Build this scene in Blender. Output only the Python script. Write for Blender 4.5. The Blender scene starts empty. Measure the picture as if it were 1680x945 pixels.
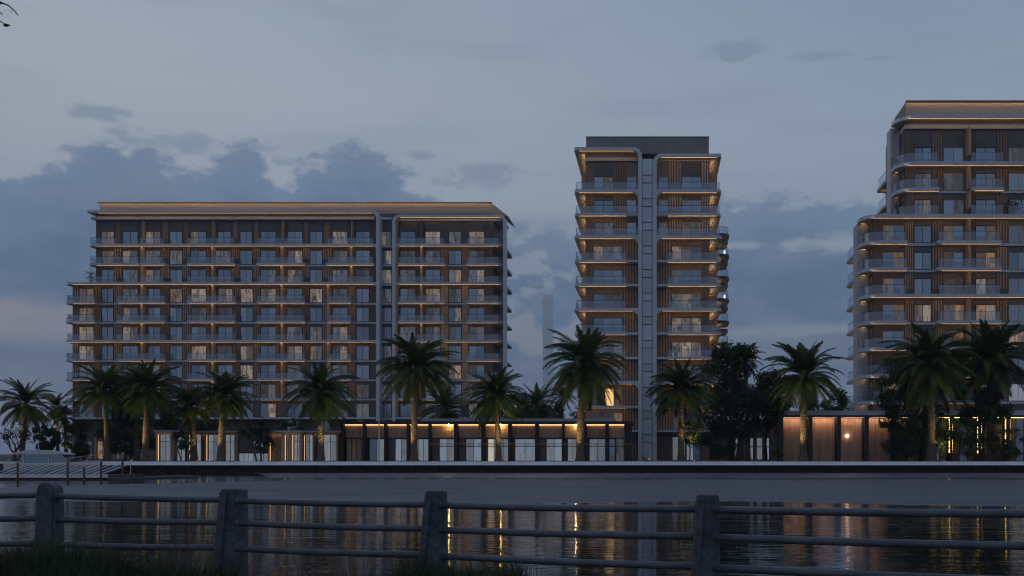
import bpy, math, random
from mathutils import Vector, Matrix, noise
R = math.radians
rnd = random.Random(7)
S = bpy.context.scene
COL = S.collection

# ------------------------------------------------------------------ camera
VX, VY, F, EYE = 1080.0, 745.0, 1800.0, 2.2      # vanishing point, focal length in photo pixels, eye height
cam = bpy.data.cameras.new('camera')
co = bpy.data.objects.new('camera', cam); COL.objects.link(co)
co.location = (0, 0, EYE); co.rotation_euler = (R(90), 0, 0)
cam.sensor_width = 36; cam.lens = F / 1680 * 36
cam.shift_x = (840 - VX) / 1680; cam.shift_y = (VY - 472.5) / 1680
cam.clip_start = 0.1; cam.clip_end = 20000
S.camera = co
def PX(px, D): return (px - VX) * D / F
def PZ(py, D): return EYE + (VY - py) * D / F

S.render.engine = 'CYCLES'
S.cycles.use_denoising = True; S.cycles.filter_width = 1.15
S.cycles.max_bounces = 6; S.cycles.diffuse_bounces = 2; S.cycles.glossy_bounces = 3
S.cycles.transparent_max_bounces = 16; S.cycles.caustics_reflective = False; S.cycles.caustics_refractive = False
S.cycles.sample_clamp_indirect = 4
S.view_settings.view_transform = 'Standard'; S.view_settings.look = 'None'
S.view_settings.exposure = 0; S.view_settings.gamma = 1

# ------------------------------------------------------------------ sky
def lin(c):
    return tuple(((v/255)/12.92 if v/255 <= .04045 else ((v/255+.055)/1.055)**2.4) for v in c)
class NG:
    def __init__(s, nt): s.nt = nt
    def n(s, t, **kw):
        nd = s.nt.nodes.new(t)
        for k, v in kw.items(): setattr(nd, k, v)
        return nd
    def link(s, a, b): s.nt.links.new(a, b)
    def put(s, inp, v):
        if hasattr(v, 'is_linked') or hasattr(v, 'links'): s.link(v, inp)
        elif isinstance(v, tuple) and len(v) == 3 and inp.type == 'RGBA': inp.default_value = (*v, 1)
        else: inp.default_value = v
    def m(s, op, a, b=None, c=None, clamp=False):
        nd = s.n('ShaderNodeMath', operation=op); nd.use_clamp = clamp
        for i, v in enumerate((a, b, c)):
            if v is not None: s.put(nd.inputs[i], v)
        return nd.outputs[0]
    def mix(s, f, a, b):
        nd = s.n('ShaderNodeMix', data_type='RGBA')
        s.put(nd.inputs[0], f); s.put(nd.inputs[6], a); s.put(nd.inputs[7], b)
        return nd.outputs[2]
    def ramp(s, f, pts):
        nd = s.n('ShaderNodeValToRGB'); cr = nd.color_ramp
        while len(cr.elements) < len(pts): cr.elements.new(.5)
        for e, (p, c) in zip(cr.elements, sorted(pts)):
            e.position = p; e.color = (*c, 1) if isinstance(c, tuple) else (c, c, c, 1)
        s.put(nd.inputs[0], f); return nd.outputs[0]
    def smooth(s, x, lo, hi):
        nd = s.n('ShaderNodeMapRange', interpolation_type='SMOOTHSTEP')
        s.put(nd.inputs[0], x); nd.inputs[1].default_value = lo; nd.inputs[2].default_value = hi
        return nd.outputs[0]
    def noise(s, vec, scale, detail=4, rough=.5, dist=0.):
        nd = s.n('ShaderNodeTexNoise'); s.put(nd.inputs['Vector'], vec)
        nd.inputs['Scale'].default_value = scale; nd.inputs['Detail'].default_value = detail
        nd.inputs['Roughness'].default_value = rough; nd.inputs['Distortion'].default_value = dist
        return nd.outputs[0]
    def vscale(s, vec, v, off=(0, 0, 0)):
        nd = s.n('ShaderNodeMapping'); s.put(nd.inputs[0], vec); nd.inputs['Scale'].default_value = v
        nd.inputs['Location'].default_value = off; return nd.outputs[0]

SUN_ELEV, SUN_AZ = 3.0, -75.0      # low glow beyond the left edge of the view
W = bpy.data.worlds.new('World'); S.world = W; W.use_nodes = True
nt = W.node_tree; nt.nodes.clear(); g = NG(nt)
tc = g.n('ShaderNodeTexCoord'); dirv = tc.outputs['Generated']
sep = g.n('ShaderNodeSeparateXYZ'); g.link(dirv, sep.inputs[0])
X, Y, Z = sep.outputs
az = g.m('ARCTAN2', X, Y)
hr = g.m('SQRT', g.m('ADD', g.m('MULTIPLY', X, X), g.m('MULTIPLY', Y, Y)))
el = g.m('DIVIDE', Z, g.m('MAXIMUM', hr, .001))
def sk(px, py):
    t = (px - VX) / F
    return math.atan(t), (VY - py) / F / math.sqrt(1 + t*t)
def curve(pts, x=None):      # pts (px, py) -> elevation as a function of azimuth
    q = sorted(sk(a, b) for a, b in pts)
    u = g.m('MULTIPLY_ADD', az, .5, .5)          # azimuth -1..1 -> 0..1
    return g.ramp(u, [(max(0, min(1, a*.5+.5)), b) for a, b in q])
warm = g.smooth(az, .30, -.50)
back = g.smooth(Y, -.1, .75)
basecol_l = g.ramp(el, [(0, lin((104,113,134))), (.07, lin((134,132,141))), (.11, lin((142,140,149))), (.13, lin((134,141,155))), (.22, lin((152,161,174))), (.31, lin((160,167,179))), (.42, lin((153,163,177))), (.9, lin((118,136,160)))])
basecol_r = g.ramp(el, [(0, lin((100,114,138))), (.07, lin((118,128,145))), (.13, lin((126,140,158))), (.22, lin((140,153,170))), (.31, lin((140,154,172))), (.42, lin((130,147,168))), (.9, lin((104,124,152)))])
base = g.mix(warm, basecol_r, basecol_l)
n1 = g.noise(g.vscale(dirv, (1, 1, 1.7)), 24, 9, .60, .15)
n4 = g.noise(g.vscale(dirv, (1, 1, 2.6), (2, 9, 4)), 46, 8, .66, .2); n4c = g.m('SUBTRACT', n4, .5)
n2 = g.noise(g.vscale(dirv, (1, 1, 3.2), (3, 1, 5)), 7, 5, .55)
n3 = g.noise(g.vscale(dirv, (1, 1, 7), (7, 2, 1)), 5, 5, .5)
n1c = g.m('SUBTRACT', n1, .5); n2c = g.m('SUBTRACT', n2, .5); n3c = g.m('SUBTRACT', n3, .5)
# soft mottling of the clear part
base = g.mix(g.m('MULTIPLY', g.smooth(n3, .48, .72), .35), base, lin((130,142,160)))
E1 = curve([(-400,300),(0,290),(60,268),(100,246),(140,238),(190,236),(235,244),(300,250),(335,266),(370,252),(420,250),(450,284),(485,284),(510,264),(570,256),(640,270),(700,310),(760,348),(850,352),(940,356),(1190,334),(1250,330),(1340,322),(1420,338),(1520,345),(1680,335),(2100,350)])
d1 = g.m('SUBTRACT', g.m('ADD', g.m('ADD', E1, g.m('MULTIPLY', n1c, .085)), g.m('MULTIPLY', n2c, .03)), el)
d1 = g.m('ADD', d1, g.m('MULTIPLY', n4c, .016))
m1 = g.smooth(d1, -.003, .010)
deep = g.smooth(d1, 0., .075)
ccol = g.mix(deep, lin((112,131,156)), lin((90,110,138)))
ccol = g.mix(g.smooth(n2, .42, .66), ccol, lin((112,128,152)))
# breaks in the bank: a broken part right of the long block, streaks over the gap on the right
brk = g.m('MULTIPLY', g.smooth(n1, .46, .56), g.m('MULTIPLY', g.smooth(az, -.22, -.15), g.smooth(az, .02, -.06)))
m1 = g.m('MULTIPLY', m1, g.m('SUBTRACT', 1.0, g.m('MULTIPLY', brk, .75)))
def blob(px, py, rx, ry, k=.05, nn=n1c):
    a, e = sk(px, py)
    dx = g.m('DIVIDE', g.m('SUBTRACT', az, a), rx / F); dy = g.m('DIVIDE', g.m('SUBTRACT', el, e), ry / F)
    r = g.m('ADD', g.m('MULTIPLY', dx, dx), g.m('MULTIPLY', dy, dy))
    r = g.m('ADD', r, g.m('MULTIPLY', n4c, k*.8))
    return g.smooth(g.m('ADD', r, g.m('MULTIPLY', nn, k)), 1.5, -.4)
gap = g.m('MAXIMUM', blob(1370, 398, 110, 16, 5), blob(1210, 404, 60, 9, 4))
gap = g.m('MAXIMUM', gap, blob(1330, 545, 260, 16, 3, n2c))
gap = g.m('MAXIMUM', gap, g.m('MULTIPLY', blob(-60, 522, 250, 36, 2, n2c), 1.3, clamp=True))
m1 = g.m('MULTIPLY', m1, g.m('SUBTRACT', 1.0, g.m('MULTIPLY', gap, .97)))
col = g.mix(g.m('MULTIPLY', m1, g.smooth(el, .04, .09)), base, ccol)
# lower bank
E2 = curve([(-400,556),(0,556),(110,566),(200,580),(840,584),(1000,575),(1190,556),(1235,556),(1265,566),(1300,550),(1370,542),(1420,545),(1680,540),(2100,560)])
d2 = g.m('SUBTRACT', g.m('ADD', E2, g.m('MULTIPLY', n1c, .018)), el)
lowc = g.mix(g.smooth(n3, .35, .65), lin((92,108,136)), lin((108,120,142)))
col = g.mix(g.m('MULTIPLY', g.smooth(d2, -.002, .006), .85), col, lowc)
# wisps high up
wsp = None
for a in [(1195,82,52,15,6),(1345,91,50,8,6),(1440,95,32,4,3),(170,188,75,12,7),(235,222,45,16,7),(325,235,30,16,6),(425,240,42,9,5),(470,262,30,10,6),(790,285,75,22,8),(690,255,25,9,6)]:
    b = blob(*a); wsp = b if wsp is None else g.m('MAXIMUM', wsp, b)
col = g.mix(g.m('MULTIPLY', wsp, .6), col, lin((118,133,155)))
# the rest of the sky: darker blue overhead and away from the glow
over = g.smooth(el, .45, 2.2)
col = g.mix(over, col, lin((122,137,160)))
bk = g.ramp(g.m('MAXIMUM', el, 0), [(0, lin((116,119,133))), (.3, lin((120,128,147))), (1, lin((118,131,153)))])
col = g.mix(back, bk, col)
col = g.mix(g.smooth(el, 0., -.02), col, lin((60,70,88)))
sky = g.n('ShaderNodeTexSky', sky_type='NISHITA'); sky.sun_disc = False
sky.sun_elevation = R(SUN_ELEV); sky.sun_rotation = R(SUN_AZ)
tint = g.n('ShaderNodeVectorMath', operation='MULTIPLY'); g.link(col, tint.inputs[0]); tint.inputs[1].default_value = (1.07, 1.09, 1.10)
scl = g.n('ShaderNodeVectorMath', operation='SCALE'); g.link(tint.outputs[0], scl.inputs[0]); scl.inputs[3].default_value = 10
tot = g.n('ShaderNodeMix', data_type='RGBA'); tot.inputs[0].default_value = .02
g.link(scl.outputs[0], tot.inputs[6]); g.link(sky.outputs[0], tot.inputs[7])
bg = g.n('ShaderNodeBackground'); bg.inputs[1].default_value = .1; g.link(tot.outputs[2], bg.inputs[0])
wo = g.n('ShaderNodeOutputWorld'); g.link(bg.outputs[0], wo.inputs[0])
# the last of the sun, a soft weak glow
sl = bpy.data.lights.new('sun', 'SUN'); sl.energy = .12; sl.angle = R(20); sl.color = (1, .84, .72)
so = bpy.data.objects.new('sun', sl); COL.objects.link(so)
sd = Vector((math.sin(R(SUN_AZ)) , math.cos(R(SUN_AZ)), math.tan(R(SUN_ELEV+9))))
so.rotation_euler = sd.to_track_quat('Z', 'Y').to_euler()

# ------------------------------------------------------------------ materials
MATS = {}
def mat(name, base=(.3,.3,.3), rough=.6, metal=0., var=0., vscale=1., bump=0., bscale=20., emit=None, estr=0., spec=.5, stretch=(1,1,1), randval=0., coat=0.):
    m = bpy.data.materials.new(name); m.use_nodes = True; nt = m.node_tree; q = NG(nt)
    b = nt.nodes['Principled BSDF']
    b.inputs['Base Color'].default_value = (*base, 1); b.inputs['Roughness'].default_value = rough
    b.inputs['Metallic'].default_value = metal; b.inputs['Specular IOR Level'].default_value = spec
    b.inputs['Coat Weight'].default_value = coat
    tcn = q.n('ShaderNodeTexCoord'); v = q.vscale(tcn.outputs['Object'], stretch)
    c = None
    if var:
        nz = q.noise(v, vscale, 5, .6)
        c = q.mix(q.smooth(nz, .3, .7), tuple(x*(1-var) for x in base), tuple(min(1, x*(1+var)) for x in base))
    if randval:
        oi = q.n('ShaderNodeObjectInfo')
        k = q.m('MULTIPLY_ADD', oi.outputs['Random'], 2*randval, 1-randval)
        hs = q.n('ShaderNodeHueSaturation'); q.link(k, hs.inputs['Value']); q.put(hs.inputs['Color'], c if c is not None else base)
        c = hs.outputs[0]
    if c is not None: q.link(c, b.inputs['Base Color'])
    if bump:
        bp = q.n('ShaderNodeBump'); bp.inputs['Strength'].default_value = bump; bp.inputs['Distance'].default_value = .02
        q.link(q.noise(v, bscale, 5, .6), bp.inputs['Height']); q.link(bp.outputs[0], b.inputs['Normal'])
    if emit:
        b.inputs['Emission Color'].default_value = (*emit, 1); b.inputs['Emission Strength'].default_value = estr
    MATS[name] = m
    return m
def M(n): return MATS[n]
mat('wall_dark', (.15,.13,.125), .75, var=.12, vscale=.6, bump=.2)
mat('wall_grey', (.27,.245,.235), .7, var=.08, vscale=.5, bump=.15)
mat('wall_pale', (.66,.62,.62), .7, var=.08, vscale=.4, bump=.1)
mat('panel_dark', (.12,.12,.135), .45, var=.08, vscale=.8)
mat('slab_paint', (.56,.62,.70), .45, var=.08, vscale=.7)
mat('frame_paint', (.64,.68,.74), .42, var=.06, vscale=.5)
mat('soffit', (.80,.62,.42), .6, var=.06, vscale=1.5)
mat('fin_tan', (.66,.46,.29), .6, var=.12, vscale=2, stretch=(1,1,.3))
mat('screen_bronze', (.66,.52,.40), .55, metal=0, var=.16, vscale=.8, stretch=(.05,.3,2))
mat('screen_grey', (.24,.22,.225), .55, var=.1, vscale=.6)
mat('wood', (.46,.30,.20), .55, var=.25, vscale=3, stretch=(3,3,.25), randval=.18)
mat('wood_deep', (.30,.19,.13), .55, var=.25, vscale=3, stretch=(3,3,.25), randval=.12)
mat('frame_black', (.03,.03,.035), .4, metal=.3)
mat('metal_dark', (.05,.05,.06), .45, metal=.4, var=.1)
mat('brass', (.45,.28,.12), .4, metal=.5)
mat('concrete', (.33,.35,.38), .85, var=.18, vscale=3, bump=.5, bscale=30)
mat('concrete_deck', (.84,.86,.88), .6, var=.1, vscale=.8, bump=.2)
mat('jetty_board', (.24,.26,.29), .7, var=.2, vscale=2)
mat('stone_dark', (.07,.075,.085), .7, var=.2, vscale=1)
mat('hull_white', (.7,.72,.75), .3, var=.04)
mat('trunk', (.17,.125,.085), .9, var=.65, vscale=8, bump=1.0, bscale=14)
mat('bark', (.07,.055,.045), .9, var=.3, vscale=6, bump=.8, bscale=18)
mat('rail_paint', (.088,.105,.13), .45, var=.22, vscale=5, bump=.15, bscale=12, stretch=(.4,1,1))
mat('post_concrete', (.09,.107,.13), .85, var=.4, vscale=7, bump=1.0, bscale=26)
mat('pile_rust', (.16,.08,.05), .85, var=.3, vscale=5)
mat('soil', (.05,.045,.035), .95, var=.3, vscale=3, bump=.8, bscale=8)
mat('paving', (.22,.22,.22), .8, var=.12, vscale=.7, bump=.2)
mat('cushion', (.32,.33,.36), .9)
mat('pot', (.25,.2,.17), .8)
mat('led', (.8,.6,.3), .5, emit=(1,.71,.42), estr=5.8)
mat('led_roof', (.8,.6,.3), .5, emit=(1,.68,.42), estr=6)
mat('led_side', (.8,.6,.3), .5, emit=(1,.62,.28), estr=1.1)
mat('led_strong', (.8,.6,.3), .5, emit=(1,.60,.26), estr=4.5)
mat('lamp_globe', (.9,.8,.7), .5, emit=(1,.70,.38), estr=8)
mat('led_yellow', (.8,.6,.3), .5, emit=(1,.60,.14), estr=7)
mat('streak_glow', (.9,.8,.6), .5, emit=(1,.62,.20), estr=150)
mat('room_bright', (.5,.4,.3), .5, emit=(1,.62,.22), estr=.9)
mat('lamp_white', (.9,.9,.9), .5, emit=(1,.9,.78), estr=3)

mat('wood_light', (.72,.50,.34), .55, var=.2, vscale=3, stretch=(3,3,.25), randval=.12)
mat('kiosk_wood', (.42,.25,.16), .5, var=.2, vscale=2.2, stretch=(4,4,.2), randval=.10)
mat('led_warm', (.8,.6,.3), .5, emit=(1,.64,.40), estr=48)
mat('curtain_lit', (.6,.58,.52), .5, emit=(1,.86,.66), estr=.42)
mat('glass_slot', (.42,.50,.60), .25, metal=.55, var=.05, vscale=.3, randval=.12)
mat('far_tower', (.84,.94,1.), .35, metal=.75)  # lightened so the colour carries part of the haze fade
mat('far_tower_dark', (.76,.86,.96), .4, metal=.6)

def leaf_mat(name, c, v=.35):
    m = bpy.data.materials.new(name); m.use_nodes = True; nt = m.node_tree; q = NG(nt)
    b = nt.nodes['Principled BSDF']; b.inputs['Roughness'].default_value = .5; b.inputs['Specular IOR Level'].default_value = .3
    tcn = q.n('ShaderNodeTexCoord'); nz = q.noise(tcn.outputs['Object'], 1.6, 4, .6)
    cc = q.mix(q.smooth(nz, .3, .7), tuple(x*(1-v) for x in c), tuple(x*(1+v) for x in c))
    oi = q.n('ShaderNodeObjectInfo'); hs = q.n('ShaderNodeHueSaturation')
    q.link(q.m('MULTIPLY_ADD', oi.outputs['Random'], .6, .7), hs.inputs['Value']); q.link(cc, hs.inputs['Color'])
    q.link(hs.outputs[0], b.inputs['Base Color'])
    tr = q.n('ShaderNodeBsdfTranslucent'); q.link(hs.outputs[0], tr.inputs[0])
    mx = q.n('ShaderNodeMixShader'); mx.inputs[0].default_value = .3
    q.link(b.outputs[0], mx.inputs[1]); q.link(tr.outputs[0], mx.inputs[2])
    q.link(mx.outputs[0], nt.nodes['Material Output'].inputs[0]); MATS[name] = m
leaf_mat('palm_leaf', (.058,.092,.016))
leaf_mat('tree_leaf', (.036,.072,.030))
leaf_mat('tree_leaf_light', (.07,.10,.025))
leaf_mat('grass', (.030,.058,.024))
leaf_mat('dry_leaf', (.13,.09,.045))
leaf_mat('dry_grass', (.10,.085,.05))

def glass_mats():
    m = bpy.data.materials.new('glass_dark'); m.use_nodes = True; nt = m.node_tree; q = NG(nt); b = nt.nodes['Principled BSDF']
    oi = q.n('ShaderNodeObjectInfo')
    c = q.mix(oi.outputs['Random'], (.20,.28,.36), (.36,.45,.54))
    q.link(c, b.inputs['Base Color']); b.inputs['Metallic'].default_value = .85; b.inputs['Roughness'].default_value = .12
    tcn = q.n('ShaderNodeTexCoord'); bp = q.n('ShaderNodeBump'); bp.inputs['Strength'].default_value = .06; bp.inputs['Distance'].default_value = .1
    q.link(q.noise(tcn.outputs['Object'], .9, 2), bp.inputs['Height']); q.link(bp.outputs[0], b.inputs['Normal'])
    MATS['glass_dark'] = m
    for name, ca, cb, s0, s1 in (('curtain_warm', (.52,.36,.24), (.50,.42,.36), .10, .50), ('curtain_cool', (.30,.34,.40), (.36,.36,.38), .05, .26), ('curtain_shop', (.30,.36,.45), (.36,.41,.48), .28, .55), ('room_warm', (.55,.30,.12), (.45,.30,.18), .05, .55)):
        m = bpy.data.materials.new(name); m.use_nodes = True; nt = m.node_tree; q = NG(nt); b = nt.nodes['Principled BSDF']
        oi = q.n('ShaderNodeObjectInfo'); tcn = q.n('ShaderNodeTexCoord')
        wv = q.n('ShaderNodeTexWave', bands_direction='X'); q.put(wv.inputs['Vector'], tcn.outputs['Object'])
        wv.inputs['Scale'].default_value = 2.2; wv.inputs['Distortion'].default_value = .3; wv.inputs['Detail'].default_value = 1
        c = q.mix(oi.outputs['Random'], ca, cb)
        rr = q.m('FRACT', q.m('MULTIPLY', oi.outputs['Random'], 17.3))
        # furniture and curtain edges seen dimly through the glass
        sx_ = q.n('ShaderNodeSeparateXYZ'); q.link(tcn.outputs['Object'], sx_.inputs[0])
        cx_ = q.n('ShaderNodeCombineXYZ'); q.link(q.m('ADD', q.m('MULTIPLY', sx_.outputs[0], 1.4), q.m('MULTIPLY', oi.outputs['Random'], 40)), cx_.inputs[0])
        q.link(q.m('FLOOR', q.m('MULTIPLY', sx_.outputs[2], 1.3)), cx_.inputs[2])
        vor = q.noise(cx_.outputs[0], 1.6, 0, .4)
        k = q.m('MULTIPLY', q.m('MULTIPLY_ADD', rr, s1 - s0, s0), q.m('MULTIPLY_ADD', wv.outputs[1], .12 if name == 'curtain_shop' else .30, .88 if name == 'curtain_shop' else .75))
        k = q.m('MULTIPLY', k, q.m('MULTIPLY_ADD', q.smooth(vor, .40, .52), .2 if name == 'curtain_shop' else .55, .85 if name == 'curtain_shop' else .5))
        b.inputs['Base Color'].default_value = (.10,.11,.13, 1); b.inputs['Roughness'].default_value = .12
        b.inputs['Metallic'].default_value = .3
        q.link(c, b.inputs['Emission Color']); q.link(k, b.inputs['Emission Strength']); MATS[name] = m
    m = bpy.data.materials.new('glass_rail'); m.use_nodes = True; nt = m.node_tree; q = NG(nt); b = nt.nodes['Principled BSDF']
    b.inputs['Base Color'].default_value = (.48,.58,.70, 1); b.inputs['Metallic'].default_value = .8; b.inputs['Roughness'].default_value = .15
    tr = q.n('ShaderNodeBsdfTransparent'); tr.inputs[0].default_value = (.82,.88,.94,1)
    mx = q.n('ShaderNodeMixShader'); mx.inputs[0].default_value = .30
    q.link(tr.outputs[0], mx.inputs[1]); q.link(b.outputs[0], mx.inputs[2]); q.link(mx.outputs[0], nt.nodes['Material Output'].inputs[0])
    MATS['glass_rail'] = m
    m = bpy.data.materials.new('water'); m.use_nodes = True; nt = m.node_tree; q = NG(nt); b = nt.nodes['Principled BSDF']
    b.inputs['Base Color'].default_value = (.008,.012,.016, 1); b.inputs['Roughness'].default_value = .04; b.inputs['IOR'].default_value = 1.24
    b.inputs['Specular IOR Level'].default_value = .42
    tcn = q.n('ShaderNodeTexCoord')
    h1 = q.noise(q.vscale(tcn.outputs['Object'], (.28, 1.5, 1)), 1.8, 3, .55)
    h2 = q.noise(q.vscale(tcn.outputs['Object'], (.35, 1.0, 1), (5, 3, 0)), .5, 2, .5)
    bp = q.n('ShaderNodeBump'); bp.inputs['Strength'].default_value = .55; bp.inputs['Distance'].default_value = .026
    q.link(q.m('ADD', h1, q.m('MULTIPLY', h2, 1.5)), bp.inputs['Height']); q.link(bp.outputs[0], b.inputs['Normal'])
    MATS['water'] = m
    mat('sky_sheen_far', (.10,.13,.18), .42, var=.35, vscale=.5, stretch=(.06,1,1), bump=.1, bscale=4)
    m = mat('sky_sheen_near', (.105,.115,.14), .62, var=.28, vscale=.5, bump=.12, bscale=3, stretch=(.2,1,1), spec=.4)
glass_mats()

# ------------------------------------------------------------------ mesh helpers
WL = {}
class MB:
    def __init__(s): s.v = []; s.f = []; s.m = []
    def quad(s, a, b, c, d, m=0):
        n = len(s.v); s.v += [a, b, c, d]; s.f.append((n, n+1, n+2, n+3)); s.m.append(m)
    def tri(s, a, b, c, m=0):
        n = len(s.v); s.v += [a, b, c]; s.f.append((n, n+1, n+2)); s.m.append(m)
    def box(s, x0, x1, y0, y1, z0, z1, m=0, mb=None):
        n = len(s.v)
        s.v += [(x0,y0,z0),(x1,y0,z0),(x1,y1,z0),(x0,y1,z0),(x0,y0,z1),(x1,y0,z1),(x1,y1,z1),(x0,y1,z1)]
        for i, q in enumerate(((0,3,2,1),(4,5,6,7),(0,1,5,4),(1,2,6,5),(2,3,7,6),(3,0,4,7))):
            s.f.append(tuple(n+k for k in q)); s.m.append(mb if (i == 0 and mb is not None) else m)
        return s
    def prism(s, poly, z0, z1, m=0, mb=None):        # poly in XY, counter-clockwise
        n = len(s.v); k = len(poly)
        s.v += [(x, y, z0) for x, y in poly] + [(x, y, z1) for x, y in poly]
        s.f.append(tuple(n+i for i in reversed(range(k)))); s.m.append(m if mb is None else mb)
        s.f.append(tuple(n+k+i for i in range(k))); s.m.append(m)
        for i in range(k):
            j = (i+1) % k; s.f.append((n+i, n+j, n+k+j, n+k+i)); s.m.append(m)
        return s
    def prism_xz(s, poly, y0, y1, m=0):              # poly in XZ
        n = len(s.v); k = len(poly)
        s.v += [(x, y0, z) for x, z in poly] + [(x, y1, z) for x, z in poly]
        s.f.append(tuple(n+i for i in range(k))); s.m.append(m)
        s.f.append(tuple(n+k+i for i in reversed(range(k)))); s.m.append(m)
        for i in range(k):
            j = (i+1) % k; s.f.append((n+j, n+i, n+k+i, n+k+j)); s.m.append(m)
        return s
    def band(s, outer, inner, y0, y1, m=0, mi=None):  # strip between two XZ polylines, extruded in y
        for i in range(len(outer)-1):
            a, b, c, d = outer[i], outer[i+1], inner[i+1], inner[i]
            p = lambda q, y: (q[0], y, q[1])
            s.quad(p(a,y0), p(b,y0), p(c,y0), p(d,y0), m); s.quad(p(d,y1), p(c,y1), p(b,y1), p(a,y1), m)
            s.quad(p(a,y1), p(b,y1), p(b,y0), p(a,y0), m); s.quad(p(d,y0), p(c,y0), p(c,y1), p(d,y1), m if mi is None else mi)
        return s
    def tube(s, pts, rad, n=8, m=0, cap=True):
        base = len(s.v); k = len(pts)
        for i, p in enumerate(pts):
            p = Vector(p); t = (Vector(pts[min(i+1, k-1)]) - Vector(pts[max(i-1, 0)])).normalized()
            a = t.cross(Vector((0, 0, 1)))
            if a.length < .05: a = t.cross(Vector((0, 1, 0)))
            a.normalize(); b = t.cross(a)
            r = rad[i] if isinstance(rad, (list, tuple)) else rad
            for j in range(n):
                an = 2*math.pi*j/n; q = p + (a*math.cos(an) + b*math.sin(an))*r; s.v.append(tuple(q))
        for i in range(k-1):
            for j in range(n):
                s.f.append((base+i*n+j, base+i*n+(j+1)%n, base+(i+1)*n+(j+1)%n, base+(i+1)*n+j)); s.m.append(m)
        if cap:
            s.f.append(tuple(base+j for j in reversed(range(n)))); s.m.append(m)
            s.f.append(tuple(base+(k-1)*n+j for j in range(n))); s.m.append(m)
        return s
    def mesh(s, name, mats, smooth=False, off=(0,0,0)):
        me = bpy.data.meshes.new(name)
        me.from_pydata([(a-off[0], b-off[1], c-off[2]) for a, b, c in s.v], [], s.f)
        for q in (mats if isinstance(mats, (list, tuple)) else [mats]): me.materials.append(M(q))
        me.polygons.foreach_set('material_index', s.m)
        if smooth: me.polygons.foreach_set('use_smooth', [True]*len(s.f))
        me.update(); return me
    def build(s, name, mats, parent=None, smooth=False, kind=None, loc=None):
        off = WL.get(parent.name, (0,0,0)) if parent else (loc or (0,0,0))
        o = bpy.data.objects.new(name, s.mesh(name, mats, smooth, off)); COL.objects.link(o)
        if parent: o.parent = parent; WL[o.name] = off
        elif loc: o.location = loc
        if kind: o['kind'] = kind
        return o
def inst(name, me, parent, loc=(0,0,0), rot=None, sc=None):
    o = bpy.data.objects.new(name, me); COL.objects.link(o)
    if parent is not None: o.parent = parent
    o.location = loc
    if rot is not None: o.rotation_euler = rot
    if sc is not None: o.scale = (sc, sc, sc) if not isinstance(sc, tuple) else sc
    return o
def tag(o, label, cat, group=None):
    o['label'] = label; o['category'] = cat
    if group: o['group'] = group
    return o
def root(name, loc, label, cat, group=None, rz=0):
    o = bpy.data.objects.new(name, None); COL.objects.link(o); o.location = loc; o.empty_display_size = .3
    if rz: o.rotation_euler = (0,0,rz)
    WL[o.name] = tuple(loc); return tag(o, label, cat, group)
def rr(x0, x1, y0, y1, r=(0,0,0,0), n=6):            # rounded rectangle, r for (x0y0, x1y0, x1y1, x0y1)
    out = []
    for (cx, cy, sx, sy, a0), q in zip(((x0,y0,1,1,180),(x1,y0,-1,1,270),(x1,y1,-1,-1,0),(x0,y1,1,-1,90)), r):
        if q <= 0: out.append((cx, cy)); continue
        for i in range(n+1):
            a = R(a0 + 90*i/n); out.append((cx + sx*q + q*math.cos(a), cy + sy*q + q*math.sin(a)))
    return out
def arc(cx, cz, rx, rz, a0, a1, n=8):
    return [(cx + rx*math.cos(R(a0+(a1-a0)*i/n)), cz + rz*math.sin(R(a0+(a1-a0)*i/n))) for i in range(n+1)]

# ------------------------------------------------------------------ windows and railings
CACHE = {}
def window(parent, x0, x1, z0, z1, y, n=2, style=('glass_dark',), t=.055, transom=False, fmat='frame_black', faces='front'):
    w, h = round(x1-x0, 2), round(z1-z0, 2); L = WL[parent.name]
    key = ('w', w, h, n, t, transom, fmat)
    if key not in CACHE:
        b = MB(); b.box(0, w, -.09, .0, 0, t); b.box(0, w, -.09, 0, h-t, h)
        for i in range(n+1):
            c = min(max(i*w/n, t/2), w-t/2); b.box(c-t/2, c+t/2, -.09, 0, t, h-t)
        if transom: b.box(t, w-t, -.08, 0, h*.72, h*.72+t)
        CACHE[key] = b.mesh('window', fmat)
    o = inst('window', CACHE[key], parent, (x0-L[0], y-L[1], z0-L[2])); WL[o.name] = (x0, y, z0)
    for i in range(n):
        st = style[i % len(style)]; key = ('p', w, h, n, st)
        if key not in CACHE:
            CACHE[key] = MB().box(t/2, w/n-t/2, -.05, -.02, t/2, h-t/2).mesh('pane', st)
        inst('pane', CACHE[key], o, (i*w/n, 0, 0))
    return o
def rnd_style(rg, n=2, pw=.28, pc=.27):
    a = rg.random()
    if a < pw: s = ['curtain_warm']*n
    elif a < pw+pc: s = ['curtain_cool']*n
    else: s = ['glass_dark']*n
    if rg.random() < .3: s[rg.randrange(n)] = rg.choice(('glass_dark', 'curtain_cool', 'curtain_warm'))
    return tuple(s)
def railing(parent, pts, z, h=1.0):                 # glass along an XY polyline, with a thin handrail
    b = MB()
    for (xa, ya), (xb, yb) in zip(pts, pts[1:]):
        b.quad((xa,ya,z), (xb,yb,z), (xb,yb,z+h), (xa,ya,z+h))
    o = b.build('glass_railing', 'glass_rail', parent)
    hb = MB(); hb.tube([(x, y, z+h) for x, y in pts], .028, 5)
    L = [0.]
    for (xa, ya), (xb, yb) in zip(pts, pts[1:]):
        d = math.hypot(xb-xa, yb-ya)
        k = max(1, round(d/1.5)) if d > .8 else 0
        for i in range(1, k): hb.box(xa+(xb-xa)*i/k-.012, xa+(xb-xa)*i/k+.012, ya+(yb-ya)*i/k-.015, ya+(yb-ya)*i/k+.02, z, z+h)
    hb.build('handrail', 'metal_dark', o)
    return o
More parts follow.
